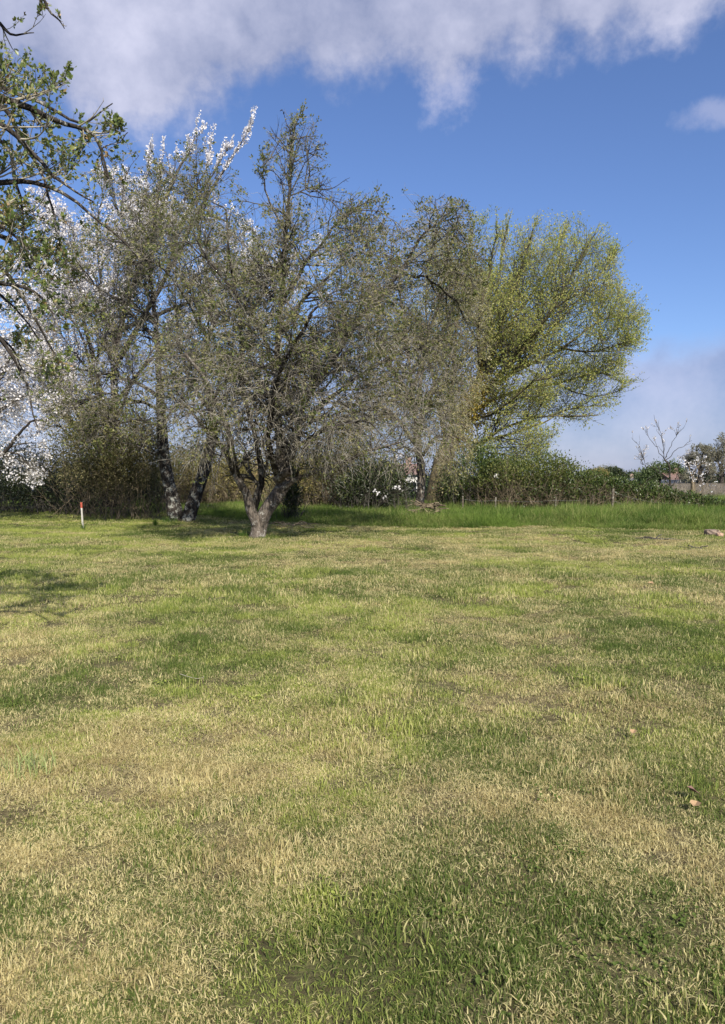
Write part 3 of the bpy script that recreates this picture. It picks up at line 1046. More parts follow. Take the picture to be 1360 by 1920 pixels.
# --- the white blossoming trees on the left
Y = 31
simple_tree('blossom_tree', 'tall white blossoming tree behind the twin stemmed tree, its flowering sprays above the other crowns', (205, 945), Y,
            [([(205, 950, Y), (208, 860, Y), (212, 780, Y)], .3, .2)],
            [([(212, 790, Y), (225, 620, Y), (290, 420, Y), (345, 300, Y), (372, 252, Y)], .16, .012),
             ([(220, 680, Y), (310, 520, Y - .5), (400, 350, Y - .7), (440, 290, Y - .7), (466, 243, Y - .7)], .12, .01),
             ([(208, 820, Y), (160, 620, Y), (110, 440, Y), (80, 380, Y)], .13, .01),
             ([(206, 860, Y), (110, 720, Y - .5), (30, 570, Y - 1), (-60, 460, Y - 1)], .12, .012),
             ([(214, 760, Y), (215, 540, Y + 1), (240, 310, Y + 1)], .12, .01),
             ([(225, 620, Y), (370, 560, Y + .6), (520, 500, Y + 1), (660, 500, Y + 1)], .1, .012),
             ([(228, 600, Y), (280, 450, Y - 2), (310, 285, Y - 2.5)], .09, .01),
             ([(214, 760, Y), (300, 660, Y + 1), (430, 600, Y + 1.5), (560, 540, Y + 1.6)], .09, .012),
             ([(206, 840, Y), (120, 780, Y - 1), (40, 720, Y - 2)], .09, .012),
             ([(225, 620, Y), (250, 450, Y + .5), (275, 340, Y + .6), (282, 290, Y + .6)], .07, .008),
             ([(212, 700, Y), (190, 520, Y - .5), (185, 400, Y - .6), (205, 335, Y - .6)], .07, .008),
             ([(310, 520, Y - .5), (350, 400, Y - 1), (410, 310, Y - 1), (428, 275, Y - 1)], .06, .008),
             ([(300, 420, Y), (320, 350, Y + .4), (330, 300, Y + .4)], .05, .008),
             ([(207, 870, Y), (150, 770, Y - 1.5), (100, 700, Y - 2.5), (50, 670, Y - 3)], .08, .01),
             ([(207, 860, Y), (180, 740, Y - 2), (150, 620, Y - 3), (100, 560, Y - 3.5)], .08, .01),
             ([(207, 880, Y), (150, 840, Y - 1.5), (110, 800, Y - 2.5), (80, 810, Y - 3)], .06, .01),
             ([(212, 800, Y), (260, 700, Y + 2), (320, 620, Y + 3), (380, 600, Y + 3)], .08, .01),
             ([(300, 420, Y), (380, 330, Y + .6), (395, 265, Y + .6)], .05, .01)],
            ellipsoids([(230, 640, 290, 270, Y, 5), (560, 580, 150, 130, Y, 3), (400, 520, 110, 140, Y, 3), (60, 680, 170, 240, Y, 5)]),
            240, 1800, 6800, (1.5, 4.0), (.8, 2.0), (.4, 1.2), (0, 0, .03), ('bark_plum', 'twig_dark', 'twig_dark'), 72000, (.052, .09), 'petal', 1.0,
            leaf_name='blossom', cluster=.035, up=(0, 0, .3), wander=.1, tips=(170, .7, 1.9, 7500, .5))

Y = 24
simple_tree('cherry_tree', 'white flowering cherry at the left edge, blossom hanging down to the grass', (-40, 960), Y,
            [([(-40, 975, Y), (-42, 900, Y), (-40, 860, Y)], .26, .18)],
            [([(-40, 880, Y), (-20, 760, Y), (20, 660, Y), (60, 590, Y)], .1, .01),
             ([(-40, 900, Y), (20, 830, Y - .6), (60, 790, Y - 1), (95, 790, Y - 1.2)], .08, .01),
             ([(-40, 900, Y), (-10, 860, Y + .5), (30, 850, Y + .8), (60, 880, Y + .8)], .06, .01),
             ([(-40, 870, Y), (-100, 740, Y), (-160, 620, Y)], .1, .012),
             ([(-40, 860, Y), (-50, 700, Y), (-40, 560, Y)], .12, .012)],
            ellipsoids([(-50, 730, 130, 210, Y, 3.5), (0, 840, 75, 95, Y, 2)]),
            90, 500, 2400, (1, 2.6), (.6, 1.6), (.3, .9), (0, 0, -.08), ('bark_plum', 'twig_dark', 'twig_grey'), 9500, (.05, .08), 'petal', 1.0,
            leaf_name='blossom', cluster=.04)

# --- the pale weeping tree behind, right of the fruit tree
Y = 31
simple_tree('weeping_tree', 'cream leaved weeping tree with shaggy pale trunk, between the gnarled tree and the willow', (788, 948), Y,
            [([(786, 955, Y), (790, 900, Y), (786, 850, Y), (780, 800, Y)], .2, .13)],
            [([(782, 820, Y), (770, 700, Y), (750, 560, Y), (745, 440, Y)], .1, .012),
             ([(782, 830, Y), (810, 740, Y - .8), (850, 700, Y - 1.5), (870, 760, Y - 2)], .09, .012),
             ([(784, 840, Y), (740, 780, Y - .8), (690, 740, Y - 1.3), (650, 760, Y - 1.5)], .11, .012),
             ([(778, 780, Y), (800, 640, Y + .5), (830, 520, Y + .8), (850, 440, Y + .8)], .09, .012),
             ([(776, 760, Y), (720, 660, Y + 1), (680, 560, Y + 1.4)], .1, .012),
             ([(786, 860, Y), (820, 820, Y - 1.5), (845, 830, Y - 2.2), (862, 870, Y - 2.6)], .08, .01),
             ([(770, 700, Y), (830, 620, Y - 1.6), (870, 600, Y - 2)], .08, .01),
             ([(782, 800, Y), (820, 720, Y - .5), (870, 690, Y - .8), (895, 730, Y - 1)], .08, .01),
             ([(775, 730, Y), (830, 560, Y), (880, 500, Y), (900, 520, Y)], .08, .01),
             ([(786, 850, Y), (760, 840, Y + 1.5), (700, 850, Y + 2.5)], .07, .01)],
            ellipsoids([(780, 640, 140, 240, Y, 4.5), (830, 820, 62, 115, Y - 1, 3), (700, 760, 90, 110, Y, 3.5), (800, 480, 85, 85, Y, 3)]),
            150, 1100, 5800, (1.2, 3.2), (.7, 2.0), (.5, 1.5), (0, 0, -.12), ('bark_grey', 'twig_brown', 'twig_grey'), 38000, (.055, .095), 'leaf_cream', .5)

# --- the big willow on the right
Y = 38
wt, wbase, wp3, wp4 = simple_tree('willow_tree', 'large fresh yellow green tree leaning right with rounded crown against the blue sky', (822, 940), Y,
            [([(815, 950, Y), (822, 900, Y), (832, 860, Y), (850, 815, Y), (872, 770, Y)], .55, .38)],
            [([(868, 780, Y), (895, 720, Y), (925, 650, Y), (965, 540, Y), (1000, 430, Y)], 0.223, .02),
             ([(872, 770, Y), (930, 710, Y - 1), (1010, 620, Y - 1.6), (1070, 520, Y - 2), (1110, 440, Y - 2)], 0.161, .02),
             ([(880, 760, Y), (960, 700, Y), (1060, 650, Y + .5), (1130, 600, Y + .5), (1185, 590, Y + .5)], 0.136, .015),
             ([(875, 775, Y), (950, 740, Y + 1), (1050, 715, Y + 1.5), (1120, 700, Y + 1.5), (1175, 715, Y + 1.5)], 0.124, .015),
             ([(855, 815, Y), (900, 830, Y - 1), (950, 800, Y - 2), (1030, 780, Y - 2.6), (1120, 780, Y - 3)], 0.124, .015),
             ([(846, 835, Y), (890, 838, Y - 1), (940, 822, Y - 1.4), (1000, 845, Y - 1.6)], 0.087, .015),
             ([(850, 815, Y), (850, 700, Y + .6), (862, 560, Y + 1), (890, 420, Y + 1)], 0.149, .015),
             ([(895, 720, Y), (920, 600, Y + 2), (940, 500, Y + 3), (950, 420, Y + 3)], 0.124, .015),
             ([(925, 650, Y), (985, 570, Y + 1.5), (1040, 480, Y + 2.5), (1060, 430, Y + 3)], 0.099, .015),
             ([(840, 840, Y), (810, 700, Y + 2), (800, 560, Y + 3), (820, 430, Y + 3)], 0.124, .015),
             ([(900, 700, Y), (900, 600, Y - 3), (920, 500, Y - 4.2), (930, 440, Y - 4.5)], 0.099, .015),
             ([(930, 710, Y - 1), (990, 640, Y - 4), (1040, 580, Y - 5.5), (1100, 540, Y - 6)], 0.087, .015),
             ([(960, 700, Y), (1050, 600, Y), (1130, 510, Y), (1150, 480, Y)], 0.087, .012),
             ([(875, 790, Y), (930, 770, Y - 3), (1000, 720, Y - 5), (1070, 700, Y - 6)], 0.087, .015),
             ([(930, 820, Y - 1), (1000, 800, Y), (1060, 770, Y + .5), (1130, 760, Y + 1)], 0.062, .015),
             ([(1050, 650, Y), (1110, 660, Y - 1), (1150, 650, Y - 2), (1180, 640, Y - 3)], 0.062, .012),
             ([(1040, 715, Y + 1.5), (1090, 740, Y), (1140, 740, Y - 1), (1165, 730, Y - 1.5)], 0.050, .012),
             ([(880, 838, Y - 1), (930, 850, Y - 3), (980, 860, Y - 4), (1020, 850, Y - 5)], 0.062, .012)],
            ellipsoids([(970, 600, 165, 185, Y, 5), (1070, 620, 118, 140, Y, 4.5), (940, 830, 95, 50, Y - 2, 4), (900, 500, 95, 92, Y, 4), (1060, 740, 85, 78, Y, 4), (930, 740, 110, 90, Y, 4.5),
                        (840, 600, 85, 190, Y, 4), (1080, 500, 70, 62, Y, 3.5), (1000, 470, 80, 62, Y, 3.5)]),
            380, 2300, 8200, (2.0, 5.0), (1.0, 2.8), (.6, 1.7), (0, 0, .045), ('bark_willow', 'twig_dark', 'twig_dark'), 80000, (.085, .145), 'leaf_willow', .42,
            up=(0, 0, .3), wander=.12, rmin4=.006, leafout=1.0, cluster=.12, tips=(330, .8, 2.2, 5000))
# yellow moss and catkin tufts crowding the lower limbs
b = [limb([(850, 815, Y), (866, 790, Y), (885, 755, Y), (915, 700, Y), (950, 640, Y)], .3, .2, 20)[0], limb([(862, 800, Y), (885, 770, Y - 1), (930, 720, Y - 1)], .3, .2, 20)[0]]
a, da = along(np.stack(b), 5000, 0, 1)
a = a + rng.normal(0, .45, a.shape)
leaf_part(wt, wbase, 'catkins', a, da, .1 + .1 * rng.random(len(a)), M['leaf_gold'], .5)

# --- the overhanging tree on the left, close to the camera
Y = 5.6
ft, fbase, fp3, fp4 = simple_tree('overhanging_tree', 'nearby fruit tree reaching into the frame from the left with young green leaves', (-480, 1240), Y,
            [([(-560, 1290, Y), (-540, 1100, Y), (-520, 900, Y), (-500, 700, Y)], .17, .13)],
            [([(-500, 800, Y), (-330, 460, Y), (-120, 345, Y), (0, 346, Y), (60, 342, Y), (130, 372, Y), (200, 425, Y), (262, 480, Y)], .035, .005),
             ([(-500, 740, Y), (-300, 300, Y - .3), (-100, 150, Y - .4), (0, 185, Y - .3), (75, 215, Y - .2), (135, 235, Y), (180, 262, Y), (205, 335, Y)], .05, .005),
             ([(-300, 300, Y), (-150, 140, Y + .4), (0, 195, Y + .4), (45, 270, Y + .4), (85, 345, Y + .4), (110, 440, Y + .4)], .035, .005),
             ([(-300, 280, Y), (-120, 90, Y + .7), (0, 160, Y + .7), (80, 195, Y + .7), (150, 230, Y + .6), (216, 196, Y + .6)], .035, .004),
             ([(-330, 460, Y), (-150, 230, Y - .5), (0, 235, Y - .5), (70, 300, Y - .4), (120, 345, Y - .4), (172, 378, Y - .3)], .03, .005),
             ([(-300, 420, Y), (-140, 240, Y + .9), (0, 262, Y + .9), (30, 335, Y + .9), (45, 420, Y + .9), (40, 500, Y + .9)], .03, .005),
             ([(-480, 760, Y), (-250, 520, Y + .3), (-80, 470, Y + .3), (10, 510, Y + .2), (60, 590, Y + .2), (115, 690, Y + .2)], .035, .005),
             ([(-450, 700, Y), (-200, 420, Y + 1), (0, 440, Y + 1), (70, 520, Y + 1), (125, 600, Y + 1)], .03, .005),
             ([(-450, 650, Y), (-250, 100, Y), (-120, -20, Y), (-10, 40, Y), (20, 62, Y), (66, 62, Y)], .035, .003),
             ([(-250, 100, Y), (-120, -110, Y - .3), (10, -60, Y - .3), (70, -15, Y - .3), (96, 25, Y - .3), (122, 50, Y - .3)], .03, .003),
             ([(-480, 800, Y), (-250, 640, Y - .3), (-80, 590, Y - .3), (10, 640, Y - .2), (50, 720, Y - .2), (70, 800, Y - .2)], .035, .004),
             ([(-420, 700, Y), (-200, 520, Y + .6), (-60, 520, Y + .5), (20, 570, Y + .4), (75, 640, Y + .3)], .03, .004),
             ([(-420, 720, Y), (-200, 560, Y - .4), (-60, 540, Y - .5), (20, 530, Y - .5), (80, 560, Y - .5), (110, 620, Y - .5)], .03, .004),
             ([(-400, 700, Y), (-200, 620, Y + .9), (-60, 600, Y + .9), (20, 650, Y + .8), (45, 700, Y + .8)], .03, .004),
             ([(-400, 600, Y), (-200, 450, Y - .6), (-60, 410, Y - .6), (20, 440, Y - .6), (70, 490, Y - .6)], .03, .004),
             ([(205, 335, Y), (190, 280, Y), (225, 270, Y), (238, 245, Y)], .006, .003),
             ([(-500, 700, Y), (-600, 400, Y + .5), (-700, 200, Y + 1)], .07, .01),
             ([(-500, 720, Y), (-450, 300, Y + 1), (-350, 50, Y + 1.8)], .06, .01)],
            ellipsoids([(-60, 300, 235, 190, Y, 1.6), (90, 280, 140, 110, Y, 1.4), (0, 560, 125, 190, Y, 1.6), (-30, 30, 120, 75, Y, 1.2), (-350, 400, 350, 420, Y, 2.4)]),
            210, 800, 2600, (.25, .75), (.12, .4), (.05, .17), (0, 0, .1), ('bark_limb', 'twig_grey', 'twig_grey'), 13500, (.022, .042), 'leaf_fruit', .6,
            leafout=.9, rmin4=.0018, wander=.1, up=(0, 0, .5), jit=.012, rm2=.0045, rm3=.003)
# the nearest leaves one by one
lm = []
for i in range(4):
    v = []
    w = [0, .26, .34, .22, 0]
    z = [0, .03, .05, .03, -.04 - .03 * i]
    for j in range(5):
        yy = j / 4
        if j in (0, 4):
            v.append([0, yy, z[j]])
        else:
            v += [[-w[j], yy, z[j] + .1], [0, yy, z[j]], [w[j], yy, z[j] + .1]]
    tr = [[0, 1, 2], [0, 2, 3], [10, 8, 7], [10, 9, 8]]
    qd = [[1, 4, 5, 2], [2, 5, 6, 3], [4, 7, 8, 5], [5, 8, 9, 6]]
    lm.append(mesh_np('leaf', np.array(v), qd, tr, M['leaf_fruit'], True, {'rnd': ('FLOAT', np.full(11, .15 + .22 * i))}))
a, da = along(fp4, 5000, 0, 1)
px = 680 + F * a[:, 0] / a[:, 1]
sel = np.where((px > -20) & (px < 260))[0][:300]
for k in sel:
    o = link('leaf', lm[random.randrange(4)], ft)
    o.location = tuple(a[k] - fbase)
    dd = Vector(tuple(unit(da[k] + rng.normal(0, .6, 3) + np.array([0, 0, .3]))))
    o.rotation_mode = 'QUATERNION'
    q = dd.to_track_quat('Y', 'Z')
    from mathutils import Quaternion
    o.rotation_quaternion = q @ Quaternion((0, 1, 0), random.uniform(-1.5, 1.5))
    sc = random.uniform(.035, .055)
    o.scale = (sc, sc, sc)


# ------------------------------------------------------------------ shrubs and hedges
def shrub(name, label, base_px, Y, ells, nleaf, lsize, lmat, nstem, smat, cat='shrub', group=None, shell=.55, extra=None, clump=.16, per=14, stem_h=None, wr=.6, stem_r=.012, up=.5, bare=0.0):
    """a shrub: leaves in clumps through the ellipsoids (thicker near the surface), stems rising out of the ground"""
    base = W(base_px[0], base_px[1], Y)
    base[2] = float(gh(base[0], base[1]))
    t = thing(name, base, label, cat, group)
    E = []
    for (px, py, rx, ry, y0, dy) in ells:
        E.append((W(px, py, y0), np.array([rx * y0 / F, dy, ry * y0 / F])))
    vol = np.array([e[1].prod() ** (2 / 3) for e in E])
    nc = nleaf // per
    w = rng.choice(len(E), nc, p=vol / vol.sum())
    c = np.array([e[0] for e in E])[w]
    s = np.array([e[1] for e in E])[w]
    d = unit(rng.normal(0, 1, (nc, 3)))
    rad = (shell + (1 - shell) * rng.random(nc))[:, None]
    cen = c + d * s * rad * (.9 + .22 * rng.random((nc, 1)))
    out = unit(d / s)
    pos = np.repeat(cen, per, 0) + rng.normal(0, clump, (nc * per, 3)) * np.array([1, 1, .8])
    dd = np.repeat(out, per, 0) + np.array([0, 0, up])
    g = gh(pos[:, 0], pos[:, 1])
    k = pos[:, 2] > g + .03
    if bare:
        k &= (rng.random(len(pos)) < .12) | (pos[:, 2] - g > np.repeat((cen[:, 2] * 0 + c[:, 2] + s[:, 2]) * bare, per) + rng.normal(0, .12, len(pos)))
    leaf_part(t, base, 'foliage', pos[k], dd[k], (lsize[0] + (lsize[1] - lsize[0]) * rng.random(k.sum())), M[lmat], wr, .8)
    if nstem:
        w = rng.choice(len(E), nstem, p=vol / vol.sum())
        c = np.array([e[0] for e in E])[w]
        s = np.array([e[1] for e in E])[w]
        st = c + rng.uniform(-1, 1, (nstem, 3)) * s * .95
        st[:, 2] = gh(st[:, 0], st[:, 1]) - .02
        top = c[:, 2] + s[:, 2] * .75
        L = np.maximum(.4, (top - st[:, 2])) * (.5 + .6 * rng.random(nstem))
        P, R = grow(st, unit(np.array([0, 0, 1.0]) + rng.normal(0, .35, (nstem, 3))), L, np.full(nstem, stem_r) * (.5 + rng.random(nstem)), 6, .18, (0, 0, -.05), .3)
        P2, R2 = grow(*spawn(P, R, nstem * 3, .2, 1, .4, 1.3, .3, 1.1, .6, .005), 4, .24, (0, 0, -.08), .4)
        tube_part(t, base, 'stems', [(P, R, 3), (P2, R2, 3)], M[smat], kind='stuff')
    return t, base


YH = 30
# bramble hedge: runs right and thins out
hb = []
for px, top in [(1010, 905), (1060, 892), (1105, 885), (1150, 893), (1195, 904), (1235, 914), (1270, 924), (1300, 932), (1325, 938)]:
    h = 962 - top
    hb.append((px, top + h / 2 + 2, 42, h / 2 + 4, YH + (px % 3) * .3, 1.1))
shrub('bramble_hedge', 'low bramble hedge with brown stems, sloping down right along the field fence', (1160, 960), YH, hb, 36000, (.07, .13), 'leaf_bramble', 850, 'twig_brown',
      cat='hedge', shell=.5, clump=.1, per=10, bare=.5)
# tall mound at the willow foot
shrub('ivy_mound', 'bright green leafy mound at the tall left end of the bramble hedge', (1020, 960), YH + 1,
      [(985, 905, 60, 50, YH + 1, 1.7), (1030, 894, 40, 46, YH + .8, 1.5), (1072, 908, 38, 36, YH + .8, 1.3), (1055, 878, 20, 20, YH + .8, .6), (940, 905, 50, 44, YH + 1.6, 1.4)], 19000, (.06, .11), 'leaf_mound', 420, 'twig_brown', shell=.55, clump=.17, bare=.5, per=8)
shrub('privet_shrub', 'dark green shrub under the willow, left of the leafy mound', (900, 955), YH + 3,
      [(890, 895, 55, 62, YH + 3, 1.6), (935, 905, 45, 50, YH + 3, 1.5), (860, 915, 40, 40, YH + 3.4, 1.4)], 13000, (.08, .14), 'leaf_bramble', 260, 'twig_dark', shell=.5, clump=.16)
shrub('ivy_stump', 'black green ivy covered stump close behind the gnarled tree', (548, 972), 26,
      [(548, 930, 17, 46, 26, .32), (540, 892, 22, 26, 26, .4)], 5200, (.05, .09), 'leaf_dark', 30, 'twig_dark', shell=.2, clump=.07, cat='stump')
shrub('flowering_shrub', 'dark shrub dotted with round white flowers, left of the pale shaggy trunk', (725, 955), 30,
      [(715, 905, 55, 45, 30, 1.2), (665, 918, 40, 35, 30.5, 1.2)], 9000, (.07, .12), 'leaf_dark', 200, 'twig_dark', shell=.45, clump=.14)
shrub('thorn_thicket', 'low brown thicket behind the gnarled tree, left of the white flowered shrub', (610, 955), 33,
      [(600, 900, 60, 50, 33, 1.4), (550, 890, 50, 55, 34, 1.4), (650, 870, 60, 75, 33.5, 1.4)], 16000, (.07, .12), 'leaf_brown', 600, 'twig_brown', shell=.3, clump=.2)
shrub('tan_thicket', 'sunlit tan bramble thicket seen between the two dark trunks and the gnarled tree', (400, 950), 38,
      [(400, 895, 65, 52, 38, 1.6), (340, 885, 50, 60, 38.5, 1.6), (455, 895, 50, 52, 38, 1.6)], 16000, (.08, .13), 'leaf_brown', 600, 'twig_brown', shell=.3, clump=.2)
shrub('olive_shrub', 'round olive brown twiggy shrub behind the red topped stake', (205, 955), 28,
      [(215, 815, 90, 72, 28, 1.7), (170, 850, 80, 70, 28.3, 1.7), (262, 850, 55, 62, 28, 1.5), (225, 880, 80, 52, 28.4, 1.5)], 38000, (.06, .1), 'leaf_dull', 170, 'twig_brown', shell=.45, clump=.2, wr=.45, bare=.1, stem_r=.009)
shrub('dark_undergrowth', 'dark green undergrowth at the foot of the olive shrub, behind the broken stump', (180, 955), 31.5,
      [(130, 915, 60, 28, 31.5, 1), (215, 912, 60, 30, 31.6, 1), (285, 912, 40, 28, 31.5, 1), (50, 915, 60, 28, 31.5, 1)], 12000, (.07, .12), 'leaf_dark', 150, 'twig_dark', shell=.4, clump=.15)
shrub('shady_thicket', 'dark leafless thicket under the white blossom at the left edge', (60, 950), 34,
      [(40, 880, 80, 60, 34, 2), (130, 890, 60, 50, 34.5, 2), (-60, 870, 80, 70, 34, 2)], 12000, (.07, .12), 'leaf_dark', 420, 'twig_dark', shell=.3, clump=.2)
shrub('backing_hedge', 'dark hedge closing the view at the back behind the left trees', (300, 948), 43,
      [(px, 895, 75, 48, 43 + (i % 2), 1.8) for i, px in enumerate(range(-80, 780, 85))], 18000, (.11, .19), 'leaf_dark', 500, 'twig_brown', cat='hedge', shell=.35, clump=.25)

# white round flowers on the shrub
fs = [o for o in bpy.data.objects if o.name == 'flowering_shrub'][0]
fb = np.array(fs.location)
spots = [(752, 853, 29), (742, 856, 29), (770, 893, 28.7), (764, 900, 28.8), (748, 914, 28.6), (739, 915, 28.7), (710, 925, 28.7), (722, 932, 28.8), (703, 920, 28.7)]
pp = np.repeat(np.array([W(*q) for q in spots]), 10, 0) + rng.normal(0, .028, (10 * len(spots), 3))
leaf_part(fs, fb, 'flowers', pp, rng.normal(0, 1, pp.shape), .06 + .03 * rng.random(len(pp)), M['petal'], 1.0)

# ------------------------------------------------------------------ young trees at the hedge end
Y = 34
simple_tree('young_plum_tree', 'small open plum tree with sparse white flower buds above the hedge at right', (1257, 945), Y,
            [([(1258, 955, Y), (1257, 920, Y), (1256, 890, Y), (1255, 872, Y), (1246, 862, Y)], .05, .035)],
            [([(1246, 863, Y), (1244, 840, Y), (1238, 810, Y), (1227, 778, Y)], .018, .006),
             ([(1246, 863, Y), (1236, 845, Y), (1222, 825, Y), (1207, 807, Y)], .018, .006),
             ([(1246, 863, Y), (1258, 838, Y), (1268, 820, Y), (1277, 804, Y)], .018, .006),
             ([(1248, 865, Y), (1268, 845, Y), (1285, 832, Y), (1298, 826, Y)], .018, .006),
             ([(1258, 912, Y), (1235, 885, Y), (1212, 868, Y), (1203, 848, Y), (1195, 828, Y)], .018, .006),
             ([(1258, 912, Y), (1270, 890, Y), (1275, 860, Y), (1290, 850, Y)], .018, .006),
             ([(1220, 875, Y), (1205, 870, Y), (1202, 862, Y)], .015, .005)],
            None, 34, 40, 60, (.3, .8), (.2, .5), (.1, .3), (0, 0, .07), ('bark_plum', 'twig_dark', 'twig_dark'), 420, (.04, .06), 'petal_pink', .9, leaf_name='blossom', up=(0, 0, .5), k1=6, wander=.1)
Y = 33
simple_tree('flowering_sapling', 'pale stemmed sapling with a white flowering spray, right of the plum tree', (1298, 950), Y,
            [([(1296, 955, Y), (1299, 915, Y), (1296, 890, Y)], .1, .07)],
            [([(1297, 900, Y), (1304, 880, Y), (1320, 870, Y), (1335, 880, Y)], .03, .006),
             ([(1297, 895, Y), (1290, 870, Y), (1280, 862, Y)], .03, .006),
             ([(1300, 940, Y), (1318, 915, Y), (1335, 898, Y)], .03, .008),
             ([(1300, 930, Y), (1308, 890, Y), (1312, 865, Y)], .03, .006)],
            None, 20, 50, 100, (.3, .8), (.2, .5), (.1, .3), (0, 0, .03), ('twig_brown', 'twig_brown', 'twig_brown'), 260, (.05, .08), 'petal', .9, leaf_name='blossom', k1=6, cluster=.03)

# ------------------------------------------------------------------ far trees at the right
Y = 95
for i, (cx, top, lab) in enumerate([(1312, 832, 'left one of the two grey leafless trees at the right edge, darker below'),
                                    (1352, 818, 'right one of the two grey leafless trees, the taller, cut by the right edge')]):
    b = 912
    simple_tree('bare_tree', lab, (cx, b), Y + 3 * i,
                [([(cx, 920, Y), (cx + 2, 890, Y), (cx, 870, Y)], .35, .22)],
                [([(cx, 885, Y), (cx - 8, 862, Y), (cx - 14, 842, Y)], .14, .02), ([(cx, 880, Y), (cx + 6, 855, Y), (cx + 4, top + 5, Y)], .14, .02),
                 ([(cx, 890, Y), (cx + 12, 868, Y), (cx + 22, 850, Y)], .12, .02), ([(cx, 895, Y), (cx - 16, 880, Y + 1), (cx - 22, 868, Y + 1)], .1, .02),
                 ([(cx, 895, Y), (cx + 16, 885, Y - 1), (cx + 24, 880, Y - 1)], .1, .02), ([(cx, 900, Y), (cx - 12, 895, Y), (cx - 20, 895, Y)], .1, .02)],
                ellipsoids([(cx, (top + 905) / 2, 26, (905 - top) / 2 + 2, Y, 2.4), (cx, 890, 30, 20, Y, 2.4)]),
                50, 300, 1300, (1, 2.8), (.6, 1.6), (.4, 1.1), (0, 0, .05), ('bark_plum', 'twig_grey', 'twig_grey'), 7000, (.1, .18), 'leaf_far_grey', .6,
                group='grey bare trees at the right edge', rmin4=.014, k1=6, up=(0, 0, .3))
shrub('round_green_tree', 'rounded dull green tree behind the young plum tree', (1245, 915), 110, [(1250, 892, 42, 26, 110, 3), (1222, 898, 28, 17, 110, 2.5)], 9000, (.2, .35), 'leaf_far', 60, 'twig_dark', cat='tree', shell=.6, clump=.3, stem_r=.08)
shrub('clipped_hedge', 'dark clipped round topped hedge beside the tan bush, far beyond the brambles', (1150, 905), 120, [(1150, 889, 15, 11, 120, 2), (1156, 890, 8, 11, 120, 2)], 5000, (.18, .3), 'leaf_dark', 0, 'twig_dark', cat='hedge', shell=.7, clump=.2)
shrub('tan_bush', 'rounded tan coloured bush at the far left end of the skyline gap', (1125, 905), 115, [(1124, 888, 14, 9, 115, 2), (1112, 890, 10, 7, 115, 2)], 4000, (.16, .26), 'leaf_brown', 0, 'twig_dark', shell=.7, clump=.2)
shrub('far_grey_tree', 'faint grey leafless treetop on the skyline above the tan bush', (1136, 905), 190, [(1136, 882, 18, 8, 190, 4), (1150, 885, 10, 5, 190, 4)], 1500, (.2, .35), 'leaf_far_grey', 60, 'twig_dark', cat='tree', shell=.5, clump=.5, stem_r=.05)
shrub('low_dark_tree', 'small dark treetop beside the brick house on the skyline', (1183, 905), 150, [(1183, 893, 12, 6, 150, 2)], 1500, (.2, .35), 'leaf_dark', 0, 'twig_dark', cat='tree', shell=.5, clump=.4)
shrub('far_tree_line', 'low dark line of growth below the grey trees at the right edge', (1330, 916), 100, [(px, 900, 30, 16, 100, 2) for px in (1305, 1345, 1390, 1440)], 9000, (.15, .25), 'leaf_dark', 200, 'twig_dark', cat='hedge', shell=.4, clump=.4)


# ------------------------------------------------------------------ boxes, houses and other built things
def box_v(x0, x1, y0, y1, z0, z1):
    v = np.array([[x0, y0, z0], [x1, y0, z0], [x1, y1, z0], [x0, y1, z0], [x0, y0, z1], [x1, y0, z1], [x1, y1, z1], [x0, y1, z1]], float)
    q = np.array([[0, 3, 2, 1], [4, 5, 6, 7], [0, 1, 5, 4], [1, 2, 6, 5], [2, 3, 7, 6], [3, 0, 4, 7]])
    return v, q


def box_part(parent, name, boxes, mat, label=None, kind=None):
    V, Q = join([box_v(*b) for b in boxes])
    return link(name, mesh_np(name, V, Q, None, mat, False), parent, label=label, kind=kind)


M['brick'] = flat('brick_wall', (.25, .18, .145), .9, .3, 3)
M['render'] = flat('rendered_wall', (.7, .68, .64), .8, .12, 2)
M['tiles'] = flat('roof_tiles', (.2, .13, .11), .85, .3, 4)
M['slate'] = flat('slate', (.1, .1, .11), .7, .3, 3)
M['glass_dark'] = flat('window_glass', (.03, .035, .04), .15, .2, 1, .6)
M['fence_white'] = flat('pale_boards', (.55, .52, .48), .8, .2, 5)
M['post'] = bark('weathered_post', C(.08, .065, .05), C(.17, .145, .11), C(.3, .28, .23), .4, 2, .4)
M['wire'] = flat('wire', (.3, .3, .29), .5, .2, 8)
M['stake_white'] = flat('stake_white', (.45, .43, .38), .7, .18, 25, .3, .2)
M['stake_red'] = flat('stake_red', (.36, .075, .045), .6, .2, 25, .3)
M['log_cut'] = flat('cut_wood', (.36, .24, .17), .85, .3, 20, .2, .4)
M['stone'] = flat('stone', (.2, .155, .12), .9, .35, 12, .2, .8)
M['orange_wood'] = flat('split_wood', (.42, .27, .12), .85, .35, 14, .2, .5)


